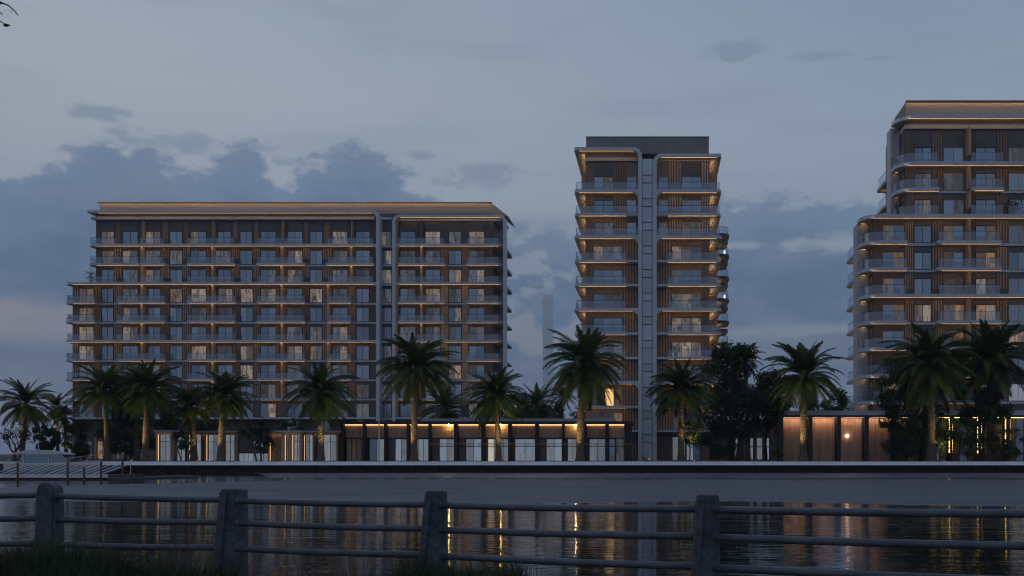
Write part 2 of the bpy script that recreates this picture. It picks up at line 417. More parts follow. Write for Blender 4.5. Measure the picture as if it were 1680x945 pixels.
def slats(parent, x0, x1, y, z0, z1, m='wood', w=.14, gap=.07, dep=.10, name='slat_screen'):
    b = MB(); n = max(2, round((x1-x0)/(.36 if x1-x0 > 1.2 else .30))); p = (x1-x0)/n
    b.box(x0, x1, y-.03, y+.0, z0, z1, 1)
    for i in range(n): b.box(x0+i*p+p*.22, x0+i*p+p*.74, y-.03-dep*(1 if i % 3 else .6), y-.03, z0-.02, z1-.01)
    return b.build(name, [m, 'panel_dark'], parent, kind='stuff')
def led(parent, x0, x1, y, z, s=.05, m='led', name='light_strip'):
    # lamp channel: only its top and its wall side give light, the face towards the water is bare metal
    zc = z
    b = MB().box(x0, x1, y-s/2, y+s/2, zc-s, zc, 1); b.m[1] = 0; b.m[4] = 0
    if m == 'led_strong': b.m = [0]*6      # bare tubes
    return b.build(name, [m, 'metal_dark'], parent)

def side_led(parent, x0, x1, y0, y1, z0, z1):
    b = MB().box(x0, x1, y0, y1, z0-.34, z1-.34, 1); b.m[1] = 0
    return b.build('light_strip', ['led', 'metal_dark'], parent)
GZ = 1.33          # level of the promenade
#BODY
# ------------------------------------------------------------------ ground and water
def struct(o): o['kind'] = 'structure'; return o
struct(MB().box(-1500, 1500, -60, 126.2, -3, 0).build('water', 'water'))
def far_ground():
    b = MB(); ys = [127.4, 150, 200, 400, 1200, 9000]
    b.quad((-6000,127.4,GZ-.004), (6000,127.4,GZ-.004), (6000,9000,GZ-.004), (-6000,9000,GZ-.004))
    b.quad((-6000,127.4,-3), (6000,127.4,-3), (6000,127.4,GZ-.004), (-6000,127.4,GZ-.004))
    return b.build('far_bank', 'soil')
struct(far_ground())
struct(MB().box(-64, 62, 127.45, 176, GZ-.2, GZ+.004).build('promenade', 'paving'))
# near bank: a sheet that slopes under the water just behind the railing
def near_bank():
    b = MB(); nx = 60; ys = [-60, 0, 6, 10, 12, 14, 15.5, 17, 18.2, 19.5]
    def h(x, y):
        z = .34 + .05*noise.noise((x*.5, y*.5, 0)) + .02*noise.noise((x*2, y*2, 4))
        e = 17.2 - max(0, x+2)*.42 + .5*noise.noise((x*.3, 2, 0))
        if y > e-1.5: z -= (y-(e-1.5))**1.3*.35
        return z
    xs = [-40 + 80*i/nx for i in range(nx+1)]
    for i in range(nx):
        for j in range(len(ys)-1):
            q = [(xs[i],ys[j]), (xs[i+1],ys[j]), (xs[i+1],ys[j+1]), (xs[i],ys[j+1])]
            b.quad(*[(x, y, h(x, y)) for x, y in q])
    return b.build('near_bank', 'soil', smooth=True), h
nb, bank_h = near_bank(); struct(nb)
# added sheet on the water; its pale colour stands for reflected sky
def near_sheen():
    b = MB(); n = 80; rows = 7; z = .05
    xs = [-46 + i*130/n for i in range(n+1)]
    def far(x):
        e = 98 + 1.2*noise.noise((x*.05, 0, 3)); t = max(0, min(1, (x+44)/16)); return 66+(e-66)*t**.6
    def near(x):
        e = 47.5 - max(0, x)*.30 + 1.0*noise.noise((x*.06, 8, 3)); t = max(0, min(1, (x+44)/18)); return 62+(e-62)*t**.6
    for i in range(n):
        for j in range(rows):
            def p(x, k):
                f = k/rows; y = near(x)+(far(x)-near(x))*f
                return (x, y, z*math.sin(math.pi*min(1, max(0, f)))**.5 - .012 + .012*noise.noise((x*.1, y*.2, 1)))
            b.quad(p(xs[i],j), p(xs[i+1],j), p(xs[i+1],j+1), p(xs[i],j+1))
    return b.build('sky_sheen_near', 'sky_sheen_near', smooth=True)
struct(near_sheen())
def far_sheen():  # second added sheet, bluish to stand for sky mirrored in the water
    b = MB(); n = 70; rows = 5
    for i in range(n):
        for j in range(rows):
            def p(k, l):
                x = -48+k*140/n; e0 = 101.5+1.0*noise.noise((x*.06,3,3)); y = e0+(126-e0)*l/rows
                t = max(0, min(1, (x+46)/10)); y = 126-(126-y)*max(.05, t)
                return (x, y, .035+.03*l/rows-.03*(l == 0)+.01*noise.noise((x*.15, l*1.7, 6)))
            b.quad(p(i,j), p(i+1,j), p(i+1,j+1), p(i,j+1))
    return b.build('sky_sheen_far', 'sky_sheen_far', smooth=True)
struct(far_sheen())

# promenade edge: a thick pale deck beam on short posts above the water
r = root('boardwalk', (0, 125.6, 0), 'long pale boardwalk edge beam on short posts along the far waterline', 'boardwalk')
xa, xb = PX(130, 125), PX(1740, 125); n = 16
bm_ = None
for i in range(n):
    a = xa + (xb-xa)*i/n; c = xa + (xb-xa)*(i+1)/n
    q_ = MB(); zt_, zb_ = GZ+.012, .93; a_, c_ = a+.012, c-.012
    q_.quad((a_,124.55,zb_),(c_,124.55,zb_),(c_,125.1,zt_),(a_,125.1,zt_)); q_.quad((a_,125.1,zt_),(c_,125.1,zt_),(c_,127.43,zt_),(a_,127.43,zt_))
    q_.quad((a_,124.55,zb_),(a_,127.43,zb_),(c_,127.43,zb_),(c_,124.55,zb_)); q_.quad((a_,124.55,zb_),(a_,125.1,zt_),(a_,127.43,zt_),(a_,127.43,zb_)); q_.quad((c_,124.55,zb_),(c_,127.43,zb_),(c_,127.43,zt_),(c_,125.1,zt_))
    o = q_.build('deck_beam', 'concrete_deck', r)
pm = MB().box(-.12, .12, -.12, .12, -1.2, .925).mesh('post', 'stone_dark')
for i in range(40):
    inst('post', pm, r, (xa+1+(xb-xa-2)*i/39, .35, 0))
MB().box(xa, xb, 126.5, 127.3, -2.5, .925).build('back_wall', 'stone_dark', r)
# low bank edge at the far left
r = root('quay_wall', (PX(50,126), 126, 0), 'low grey quay edge left of the boardwalk under the bare tree', 'wall')
MB().box(-150, xa-.05, 125.6, 127.39, -2, GZ-.25).build('wall_face', 'stone_dark', r)
MB().box(-150, xa-.05, 125.45, 127.39, GZ-.248, GZ+.02).build('coping', 'concrete_deck', r)

# ------------------------------------------------------------------ the long left block
DF, DW = 178.2, 180.0
ft = [399.6,431.2,462.8,494.4,526.0,557.6,589.3,621.0,652.8,684.6]
fz = [PZ(y, DF) for y in ft]; G_SLAB = .36
x_ = lambda px: PX(px, DF)
xw = lambda px: PX(px, DW)
lb = root('apartment_building', (PX(470, DW), DW, GZ), 'long ten storey block with wrapped balconies and a stepped left end', 'building')
top = PZ(350, DF)
MB().box(xw(157.5), xw(809), DW, DW+13, GZ, PZ(350.5, DW)).build('wall', 'wall_dark', lb)
MB().box(xw(119), xw(157.4), DW+.004, DW+12, GZ, fz[2]-.1).build('wall', 'wall_dark', lb)
def slab(parent, x0, x1, y0, y1, zt, th=G_SLAB, r=(0,0,0,0), name='balcony_slab', sm='soffit', em='slab_paint'):
    return MB().prism(rr(x0, x1, y0, y1, r), zt-th, zt, 0, 1).build(name, [em, sm], parent)
LFULL = {0: 142, 2: 104, 5: 103}
segsA = {1: [(142,228),(229.5,270),(306,385),(420.4,499.8),(534,613.4)]}
segL = [(104,155),(191,270),(306,386),(420.4,499.8),(536.5,576)]
DIVX = [229.3, 345.6, 459.8]
for i, z in enumerate(fz):
    if i in LFULL:
        slab(lb, x_(LFULL[i]), x_(613), DF, DW+8, z, r=(1.3,0,0,.6))
        led(lb, x_(LFULL[i]+14), x_(612), DF+.30, z-G_SLAB-.01)
        if i > 2: led(lb, x_(LFULL[i]+2), x_(118), DF+.9, z-G_SLAB-.03)
    elif i == 9:
        slab(lb, x_(100), x_(616), DF-.2, DW+1, z, .3, name='terrace_slab')
        slab(lb, x_(650), x_(829), DF-.2, DW+1, z, .3, name='terrace_slab')
    else:
        ss = segsA.get(i) or segL
        for k, (a, b) in enumerate(ss):
            slab(lb, x_(a), x_(b), DF, (DW+8 if k == 0 else DW+.2), z, r=((1.0 if k == 0 else .05),.05,0,0))
            led(lb, x_(a+(14 if k == 0 else 2)), x_(b-1), DF+.30, z-G_SLAB-.01)
        MB().box(x_(158 if i < 3 else 119), x_(616), DW-.16, DW+.3, z-.31, z-.03).build('floor_band', 'slab_paint', lb)
    # right wing
    if i in (0, 2, 5):
        slab(lb, x_(646), x_(826.5), DF, DW+8, z, r=(0,1.5,0,0)); led(lb, x_(651), x_(818), DF+.30, z-G_SLAB-.01)
    elif i < 9:
        slab(lb, x_(652), x_(730), DF, DW+.2, z, r=(.05,.05,0,0)); led(lb, x_(653), x_(729), DF+.30, z-G_SLAB-.01)
        slab(lb, x_(765), x_(826), DF, DW+8, z, r=(.05,1.5,0,0)); led(lb, x_(766), x_(818), DF+.30, z-G_SLAB-.01)
        MB().box(x_(650), x_(812), DW-.16, DW+.3, z-.30, z-.04).build('floor_band', 'slab_paint', lb)
    MB().box(x_(623), x_(643.5), DW-.35, DW+.1, z-.34, z-.02).build('floor_band', 'slab_paint', lb)
# vertical frames with rounded heads
def frame_left(parent, xs, xc, zt, zb, y0, y1, th, tv, r, name='frame_band', m='frame_paint'):
    """flat roof edge that turns down into a column on its right"""
    outer = [(xs, zt)] + arc(xc-r, zt-r, r, r, 90, 0) + [(xc, zb)]
    inner = [(xs, zt-th)] + arc(xc-r, zt-r, r-tv, r-th, 90, 0) + [(xc-tv, zb)]
    return MB().band(outer, inner, y0, y1, 0, 1).build(name, [m, 'soffit'], parent)
def frame_right(parent, xc, xe, zt, zb, y0, y1, th, tv, r, r2=None, xe_col=None, name='frame_band', m='frame_paint'):
    outer = [(xc, zb)] + arc(xc+r, zt-r, r, r, 180, 90); inner = [(xc+tv, zb)] + arc(xc+r, zt-r, r-tv, r-th, 180, 90)
    if xe_col:
        outer += arc(xe-r2, zt-r2, r2, r2, 90, 0) + [(xe, zb)]; inner += arc(xe-r2, zt-r2, r2-xe_col, r2-th, 90, 0) + [(xe-xe_col, zb)]
    else: outer += [(xe, zt)]; inner += [(xe, zt-th)]
    return MB().band(outer, inner, y0, y1, 0, 1).build(name, [m, 'soffit'], parent)
def fillet(parent, xc, zc, r, sx, y0, y1, th):
    """soffit curving down from a slab into a column; sx=+1 when the column stands on the right"""
    n = 8; pts = [(xc, zc)] + [(xc - sx*r + sx*r*math.sin(R(90*i/n)), zc - r + r*math.cos(R(90*i/n))) for i in range(n+1)]
    pts = pts if sx > 0 else pts[::-1]
    b = MB(); b.prism_xz(pts if sx < 0 else pts[::-1], y0, y1, 0)
    for k in range(2, len(b.f)): b.m[k] = 1
    return b.build('soffit_curve', ['slab_paint', 'soffit'], parent)
xcL = x_(622.8)
frame_left(lb, x_(143), xcL, PZ(345, DF), GZ, DF-.06, DW+.1, .36, .58, 1.35)
MB().prism(rr(x_(142), x_(609), DF+.001, DW+10, (1.4,0,0,.5)), PZ(345,DF)-.355, PZ(345,DF)-.004, 0, 1).build('roof_slab', ['frame_paint', 'soffit'], lb)
led(lb, x_(158), x_(612), DF+.45, PZ(345, DF)-.37)
frame_right(lb, x_(643.3), x_(829.6), PZ(352, DF), GZ, DF-.06, DW+.1, .40, .54, 1.25, 1.0, .42)
led(lb, x_(652), x_(822), DF+.4, PZ(352, DF)-.41)
MB().prism(rr(x_(652), x_(821), DF+.001, DW+8), PZ(352,DF)-.395, PZ(352,DF)-.004, 0, 1).build('roof_slab', ['frame_paint', 'soffit'], lb)
for i in (0, 2, 5):
    fillet(lb, x_(617.2), fz[i]-G_SLAB+.01, .62, 1, DF+.02, DW, .3)
    fillet(lb, x_(649), fz[i]-G_SLAB+.01, .62, -1, DF+.02, DW, .3)
    MB().box(x_(612.9), x_(617.3), DF+.01, DW, fz[i]-G_SLAB, fz[i]-.003).build('slab_end', 'slab_paint', lb)
# parapet bands and the bronze roof screen
MB().box(xw(158.5), xw(616), DW-.06, DW+.2, PZ(356.5,DW), PZ(350.6,DW)).build('parapet_panel', 'panel_dark', lb)
MB().box(xw(153), xw(616), DW-.7, DW+.2, PZ(361.5,DW), PZ(357,DW)).build('parapet_band', 'slab_paint', lb)
MB().box(xw(624), xw(643), DW-.5, DW+.2, PZ(361,DW), PZ(357.5,DW)).build('parapet_band', 'slab_paint', lb)
MB().box(xw(651), xw(822), DW-.3, DW+.2, PZ(363,DW), PZ(358.5,DW)).build('parapet_band', 'slab_paint', lb)
def hip_screen(parent, x0, x1, x1b, y0, y1, z0, z1, m, out=0., rows=4, name='roof_screen'):
    b = MB()
    for i in range(rows):                       # overlapping horizontal boards
        a = z0+(z1-z0)*i/rows; c = z0+(z1-z0)*(i+1)/rows
        f0, f1 = i/rows, (i+1)/rows
        xa_, xb_ = x1b+(x1-x1b)*f0, x1b+(x1-x1b)*f1; o = out*(f0); o1 = out*f1
        b.quad((x0,y0-o,a), (xa_,y0-o,a), (xb_,y0-o1-.04,c-.03), (x0,y0-o1-.04,c-.03))
        b.quad((x0,y0-o1-.04,c-.03), (xb_,y0-o1-.04,c-.03), (xb_,y0-o1,c), (x0,y0-o1,c))
        b.quad((xa_,y0-o,a), (xa_,y1,a), (xb_,y1,c), (xb_,y0-o1,c))
        b.quad((x0,y1,a), (x0,y0-o,a), (x0,y0-o1,c), (x0,y1,c))
    b.quad((x0,y0-out,z1), (x1,y0-out,z1), (x1,y1,z1), (x0,y1,z1))
    o = b.build(name, m, parent)
    MB().box(x0-.05, x1+.05, y0-out-.62, y0-out+.1, z1, z1+.1).build('screen_cap', 'frame_black', parent)
    led(parent, x0, x1, y0-out-.52, z1-.005, .07, 'led_roof')
    return o
hip_screen(lb, xw(159.5), xw(806), xw(832), DW+1.0, DW+11, PZ(352,DW), PZ(332,DW), 'screen_bronze', .25)
# windows
rows = []
colsU = [(167.4,187.5),(201.6,226.7),(239.7,263.9),(279,299.4),(313.1,338.8),(354,379.2),(393.9,414),(427.8,453),(471.7,496.4),(508.8,528.9),(545.6,570.6),(583.6,607.3)]
colsD = [(130.2,154.3),(167,186.5),(201.6,226.7),(239.7,263.9),(279,299.4),(314.1,338.8),(357.7,382.2),(394.7,415.4),(427.8,453),(471,496.4),(508.8,528.9),(545.6,570.6),(584.8,605.7)]
colsR = [(656.7,682),(697.9,722.7),(736.3,757.2),(769.5,795)]
rg = random.Random(21)
def WX(px): return PX(px, DW)
warmset = {(0,0),(0,2),(0,4),(0,10),(1,0),(3,0),(3,5),(3,7),(3,10),(4,0),(5,2),(5,0),(6,0),(6,5),(6,7),(6,10),(2,8),(7,7),(3,4)}
for i, z in enumerate(fz):
    cols = colsU if i < 3 else colsD
    for k, (a, b) in enumerate(cols):
        cool = k % 3 == (0 if i < 3 else 1) and k > 0
        st = ('curtain_warm', 'curtain_warm') if (i, k) in warmset else (('glass_dark','glass_dark') if cool and rg.random() < .8 else rnd_style(rg, 2, .04, .45))
        if (i, k) in warmset and rg.random() < .5: st = (st[0], rg.choice(('curtain_cool', 'glass_dark'))) if rg.random() < .5 else ('curtain_warm', 'curtain_warm')
        window(lb, WX(a), WX(b), z+.02, z+2.32, DW, 2, st)
        if i == 0:
            MB().box(WX(a), WX(b), DW-.05, DW+.05, z+2.36, z+3.98).build('spandrel_panel', 'panel_dark', lb)
    for k, (a, b) in enumerate(colsR):
        st = rnd_style(rg, 2, .03, .5)
        window(lb, WX(a), WX(b), z+.02, z+2.32, DW, 2, st)
        if i == 0: MB().box(WX(a), WX(b), DW-.05, DW+.05, z+2.36, z+3.9).build('spandrel_panel', 'panel_dark', lb)
    st = ('glass_dark', 'curtain_warm') if i in (1,) else rnd_style(rg, 2, .1, .4)
    window(lb, WX(624.8), WX(642.7), z+.02, z+2.32, DW, 2, st)
    # timber slat screens between the windows
    gapsU = [(187.9,200.5),(264.4,278.4),(299.8,312.6),(379.8,393.2),(414.5,427.2),(496.8,508.2),(529.4,544.8)]
    gapsD = [(120,129.6),(155.2,166.4),(187.2,200.9),(264.4,278.4),(299.8,313.6),(382.8,394.2),(416,427.2),(497,508.2),(529.4,544.8)]
    if i < 9:
        hgt = fz[i-1]-G_SLAB-.03-z if i else 3.9
        for k, (a, b) in enumerate(gapsU if i < 3 else gapsD):
            lo = z+(.95 if i in (1, 2) else .02)
            if i == 0: MB().box(WX(a)+.3, WX(b)-.3, DW-.06, DW+.02, z+.02, z+hgt).build('timber_panel', 'wood_deep', lb)
            else: slats(lb, WX(a), WX(b), DW-.02, lo, z+hgt, 'wood' if k % 2 == 0 or i in (1,2) else 'wood_deep')
        for a, b in ((339.4,343.5),(347.5,353.3),(453.6,458),(461.6,470.4),(571.4,583)):
            if i: MB().box(WX(a), WX(b), DW-.05, DW+.02, z+.02, z+hgt).build('timber_panel', 'wood_deep', lb)
        for a, b in ((723.6,735.5),(758,768.6)):
            if i: MB().box(WX(a), WX(b), DW-.05, DW+.02, z+.02, z+hgt).build('timber_panel', 'wood_deep' if i < 3 else 'wood', lb)
        # party fins between balconies
        for dx in DIVX + ([574.3] if i < 3 else [536.0]):
            w = .16 if i else .10
            if i: MB().box(x_(dx)-w, x_(dx)+w, DF+.62, DW-.03, z+.002, z+hgt).build('party_fin', 'fin_tan', lb)
            else: MB().prism_xz([(x_(dx)-.05, z+.9), (x_(dx)+.12, z+.9), (x_(dx)+.16, z+hgt-.02), (x_(dx)+.05, z+hgt-.02)][::-1], DF+.7, DW-.03).build('party_fin', 'fin_tan', lb)
        MB().box(x_(689.5)-.14, x_(689.5)+.14, DF+.62, DW-.03, z+.002, z+hgt).build('party_fin', 'fin_tan' if i else 'panel_dark', lb)
    # railings
    if i < 8:
        segs = [(143.5,190.5),(229.5,267),(307,383),(422,497),(537.5,612)] if i < 3 else [(105.5,154.5),(191.5,269.5),(307,385),(421,499),(537.5,575.5)]
        if i in (1,): segs[0] = (143.5, 227)
        for k, (a, b) in enumerate(segs):
            pts = [(x_(a), DF+.1), (x_(b), DF+.1)]
            if k == 0: pts = [(x_(a)+.02, DF+5)] + [(x_(a)+.9-.9*math.sin(R(t)), DF+1.0-.9*math.cos(R(t))) for t in (90, 60, 30, 0)] + pts[1:]
            else: pts = [(pts[0][0], DW-.1)] + pts + [(pts[1][0], DW-.1)]
            railing(lb, pts, z)
        railing(lb, [(x_(653.5), DF+.1), (x_(728), DF+.1)], z)
        xr = x_(824.5); railing(lb, [(x_(766.5), DF+.1), (xr-1.3, DF+.1)] + [(xr-1.3+1.3*math.sin(R(t)), DF+1.4-1.3*math.cos(R(t))) for t in (30, 60, 90)] + [(xr, DF+5)], z)
        # side balconies seen edge-on at the right end
        MB().prism(rr(x_(812), PX(835.2,186), 183, 190, (.3,.3,.3,.3)), z-.34, z, 0, 1).build('balcony_slab', ['panel_dark', 'soffit'], lb)
# ground floors of the block: dark base, wide dim windows, a few lit openings
for a, b, st in ((136,152,'room_warm'),(160,178,'room_warm'),(190,214,'curtain_cool'),(222,246,'room_warm'),(402,432,'curtain_shop'),(505,552,'curtain_cool')):
    window(lb, WX(a), WX(b), GZ+.02, GZ+3.0, DW, 2 if b-a < 20 else 3, (st, 'glass_dark'))
    MB().box(WX(a)-.3, WX(a)-.06, DW-.4, DW, GZ+.02, GZ+4.6).build('pier', 'wood', lb)
for a, b in ((470,492),(520,545),(585,606),(625,643),(655,680),(700,724)):
    window(lb, WX(a), WX(b), GZ+4.0, GZ+6.4, DW, 2, ('curtain_cool', 'glass_dark'))
# rooftop bits
MB().box(WX(800.5), WX(804), DW+2, DW+3, PZ(331,DW), PZ(328,DW)).build('vent', 'metal_dark', lb)
# ------------------------------------------------------------------ the slim middle tower
TF, TW = 146.0, 147.9
ty = [310.5,349.3,386,425.6,465.2,505,544.8,585,625,665.4,705.6]
tz = [PZ(y, TF) for y in ty]; TS = .40
tx = lambda px: PX(px, TF); tw = lambda px: PX(px, TW)
tb = root('apartment_tower', (PX(1062, TW), TW, GZ), 'slim mid rise tower with two rounded balcony stacks and a central glazed slot', 'building')
MB().box(tw(960.4), tw(1049), TW, TW+22, GZ, PZ(249.5, TW)).build('wall', 'wall_grey', tb)
MB().box(tw(1075), tw(1164), TW, TW+22, GZ, PZ(261.5, TW)).build('wall', 'wall_grey', tb)
MB().box(tw(1049)+.002, tw(1075)-.002, TW+.0, TW+22, GZ, PZ(262, TW)).build('wall', 'panel_dark', tb)
# roof screen with a thin lighter cap
b = MB().box(PX(961.6,151), PX(1163,151), 151, 168, PZ(252,151), PZ(225.2,151)); b.build('roof_screen', 'screen_grey', tb)
MB().box(PX(961,151), PX(1163.6,151), 150.9, 168.1, PZ(225.1,151), PZ(223.7,151)).build('screen_cap', 'frame_paint', tb)
xl, xr = tx(1053.4), tx(1071.0)
frame_left(tb, tx(943), xl, PZ(241.6,TF), GZ, TF-.08, TW+.1, .42, .52, 1.2)
frame_right(tb, xr, tx(1183), PZ(252.2,TF), GZ, TF-.08, TW+.1, .42, .52, 1.2)
MB().prism(rr(tx(942), tx(1044), TF+.001, TW+20, (.35,0,0,.3)), PZ(241.6,TF)-.416, PZ(241.6,TF)-.004, 0, 1).build('roof_slab', ['frame_paint', 'soffit'], tb)
MB().prism(rr(tx(1081), tx(1183.5), TF+.001, TW+20, (0,.35,.3,0)), PZ(252.2,TF)-.416, PZ(252.2,TF)-.004, 0, 1).build('roof_slab', ['frame_paint', 'soffit'], tb)
led(tb, tx(950), tx(1044), TF+.32, PZ(241.6,TF)-.43); led(tb, tx(1082), tx(1176), TF+.32, PZ(252.2,TF)-.43)
side_led(tb, tx(955.5), tx(955.5)+.06, TW, TW+18, PZ(241.6,TF)-.5, PZ(241.6,TF)-.45)
side_led(tb, tx(1170), tx(1170)+.06, TW, TW+14, PZ(252.2,TF)-.5, PZ(252.2,TF)-.45)
MB().box(tw(961), tw(1046), TW-.07, TW, PZ(259,TW), PZ(250,TW)).build('parapet_panel', 'screen_grey', tb)
MB().box(tw(960.5), tw(1046), TW-.35, TW, PZ(265,TW), PZ(259.4,TW)).build('parapet_band', 'wall_pale', tb)
MB().box(tw(1078), tw(1164), TW-.30, TW, PZ(265.5,TW), PZ(262.5,TW)).build('parapet_band', 'slab_paint', tb)
# glazed slot, alternating tall and short panes
zc = PZ(262, TW); zz = PZ(266, TW); MB().box(tw(1054), tw(1070.5), TW-.5, TW, zz, zc).build('slot_head', 'frame_paint', tb)
k = 0
while zz > GZ+1.2:
    h = 2.1 if k % 2 == 0 else 1.05
    MB().box(tx(1053.6)+.03, tx(1070.8)-.03, TF+.5, TF+.56, zz-h+.045, zz-.045).build('slot_pane', 'glass_slot' if k % 2 == 0 else 'glass_slot', tb)
    MB().box(tx(1053.6)+.01, tx(1070.8)-.01, TF+.40, TF+.6, zz-h-.035, zz-h+.035).build('slot_transom', 'panel_dark', tb)
    zz -= h+.07 if False else h; k += 1
rg = random.Random(5)
FULL = {0, 2, 5, 8}
warmT = {(0,'a'):('glass_dark','curtain_warm'), (2,'a'):('curtain_cool','curtain_cool'), (3,'a'):('curtain_warm','curtain_cool','curtain_cool'), (3,'b'):('curtain_warm','curtain_warm','curtain_cool'), (5,'b'):('curtain_cool','curtain_warm','curtain_cool')}
for i, z in enumerate(tz):
    hz = (tz[i-1]-TS-.02 if i else PZ(265.5, TW))
    # slabs: left and right of the columns
    if i in FULL:
        slab(tb, tx(942), tx(1047), TF, TW+20, z, TS, (.5,0,0,.4)); slab(tb, tx(1077), tx(1183.5), TF, TW+20, z, TS, (0,.5,.4,0))
        fillet(tb, tx(1047.2), z-TS+.01, .9, 1, TF+.02, TW, .3); fillet(tb, tx(1077.1), z-TS+.01, .9, -1, TF+.02, TW, .3)
        led(tb, tx(950), tx(1044), TF+.32, z-TS-.01); led(tb, tx(1080), tx(1176), TF+.32, z-TS-.01)
    elif i < 10:
        slab(tb, tx(942.5), tx(1028), TF, TW+20, z, TS*.85, (.5,.05,0,.4)); slab(tb, tx(1095), tx(1183), TF, TW+20, z, TS*.85, (.05,.8,.4,0))
        MB().box(tx(1028.1), tx(1047), TF+.25, TW, z-.30, z-.01).build('floor_band', 'slab_paint', tb)
        MB().box(tx(1077.2), tx(1094.9), TF+.25, TW, z-.30, z-.01).build('floor_band', 'slab_paint', tb)
        led(tb, tx(950), tx(1027), TF+.32, z-TS-.01); led(tb, tx(1096), tx(1176), TF+.32, z-TS-.01)
    else:
        slab(tb, tx(950), tx(1047), TF+.2, TW, z, .25); slab(tb, tx(1077), tx(1164), TF+.2, TW, z, .25)
    if i < 10:
        side_led(tb, tx(955.5), tx(955.5)+.06, TW+.3, TW+18, z-TS-.08, z-TS-.01)
        side_led(tb, tx(1170), tx(1170)+.06, TW+.3, TW+14, z-TS-.08, z-TS-.01)
        # partitions across the side balconies
        for yy in (TW+7, TW+14):
            MB().box(tw(942)+.5, tw(960), yy, yy+.15, z+.002, hz+.02).build('party_fin', 'fin_tan', tb)
            MB().box(tw(1164.1), tw(1180), yy-2, yy-1.85, z+.002, hz+.02).build('party_fin', 'fin_tan', tb)
    H = 2.12
    if i < 3:
        st = warmT.get((i,'a')) or rnd_style(rg, 2)
        window(tb, tw(974.3), tw(1006), z+.02, z+H, TW, 2, st); window(tb, tw(1028.6), tw(1043.9), z+.02, z+H, TW, 1, ('glass_dark',), fmat='brass' if i < 2 else 'frame_black')
        window(tb, tw(1080.9), tw(1096), z+.02, z+H, TW, 1, ('curtain_cool' if i == 2 else 'glass_dark',), fmat='brass'); window(tb, tw(1118.7), tw(1150.4), z+.02, z+H, TW, 2, rnd_style(rg, 2), fmat='brass')
        if i == 0: slats(tb, tw(1007.5), tw(1027.5), TW, z+.02, hz, 'wood_deep')
        else: slats(tb, tw(1007.5), tw(1027.5), TW, z+(.5 if i == 1 else .9), hz, 'wood')
        slats(tb, tw(1097), tw(1118), TW, z+1.15-.3*i, hz, 'wood_light'); slats(tb, tw(1151), tw(1163), TW, z+1.15-.3*i, hz, 'wood_light')
        MB().box(tw(960.8), tw(973.4), TW-.05, TW, z+.02, hz).build('timber_panel', 'wood_deep', tb)
        MB().box(tw(974.5), tw(1006), TW-.04, TW, z+H+.06, hz).build('spandrel_panel', 'panel_dark' if i != 2 else 'wood', tb)
        MB().box(tw(1119), tw(1150), TW-.04, TW, z+H+.06, hz).build('spandrel_panel', 'panel_dark', tb)
    elif i < 9:
        st = warmT.get((i,'a')) or rnd_style(rg, 3, .2, .4)
        window(tb, tw(973.3), tw(1021.5), z+.02, z+H, TW, 3, st)
        window(tb, tw(1102), tw(1150.4), z+.02, z+H, TW, 3, warmT.get((i,'b')) or rnd_style(rg, 3, .25, .4), fmat='brass' if i in (4,5) else 'frame_black')
        slats(tb, tw(1022.4), tw(1045.8), TW, z+.02, hz, 'wood'); slats(tb, tw(961), tw(972.6), TW, z+.02, hz, 'wood_deep')
        slats(tb, tw(1078), tw(1101), TW, z+.02, hz, 'wood'); slats(tb, tw(1151.4), tw(1163.5), TW, z+.02, hz, 'wood_deep')
        MB().box(tw(973.4), tw(1021.5), TW-.04, TW, z+H+.06, hz).build('spandrel_panel', 'wood_deep', tb)
        MB().box(tw(1102), tw(1150.4), TW-.04, TW, z+H+.06, hz).build('spandrel_panel', 'wood_deep', tb)
    else:
        window(tb, tw(978), tw(1021.5), z+.02, z+2.4, TW, 3, ('glass_dark','room_bright' if i == 9 else 'curtain_cool','room_warm'), fmat='wood_deep')
        slats(tb, tw(1022.4), tw(1045.8), TW, z+.02, hz, 'wood'); slats(tb, tw(1078), tw(1101), TW, z+.02, hz, 'wood')
        window(tb, tw(1104), tw(1150.4), z+.02, z+2.4, TW, 3, ('curtain_cool','glass_dark','glass_dark'))
    if i < 9:
        la = [(tx(944), TW+16), (tx(944), TF+.7), (tx(944)+.18, TF+.28), (tx(944)+.6, TF+.1), (tx(1046 if i < 3 else 1027), TF+.1)]
        railing(tb, la, z)
        ra = [(tx(1078 if i < 3 else 1096), TF+.1), (tx(1181)-.6, TF+.1), (tx(1181)-.18, TF+.28), (tx(1181), TF+.7), (tx(1181), TW+12)]
        railing(tb, ra, z)
# base of the tower below the first slab
for a, b, m in ((1024,1045,'wood'),(1079,1101,'wood_deep'),(1150,1163,'wood')): slats(tb, tw(a), tw(b), TW, GZ+.01, tz[10]-.27, m)
window(tb, tw(1103), tw(1124), GZ+.02, GZ+3.2, TW, 2, ('curtain_shop','curtain_shop')); window(tb, tw(1126), tw(1149), GZ+.02, GZ+3.2, TW, 2, ('curtain_shop','glass_dark'))
window(tb, tw(1054.5), tw(1070), GZ+.02, GZ+3.4, TW-.05, 2, ('glass_dark','room_warm'))
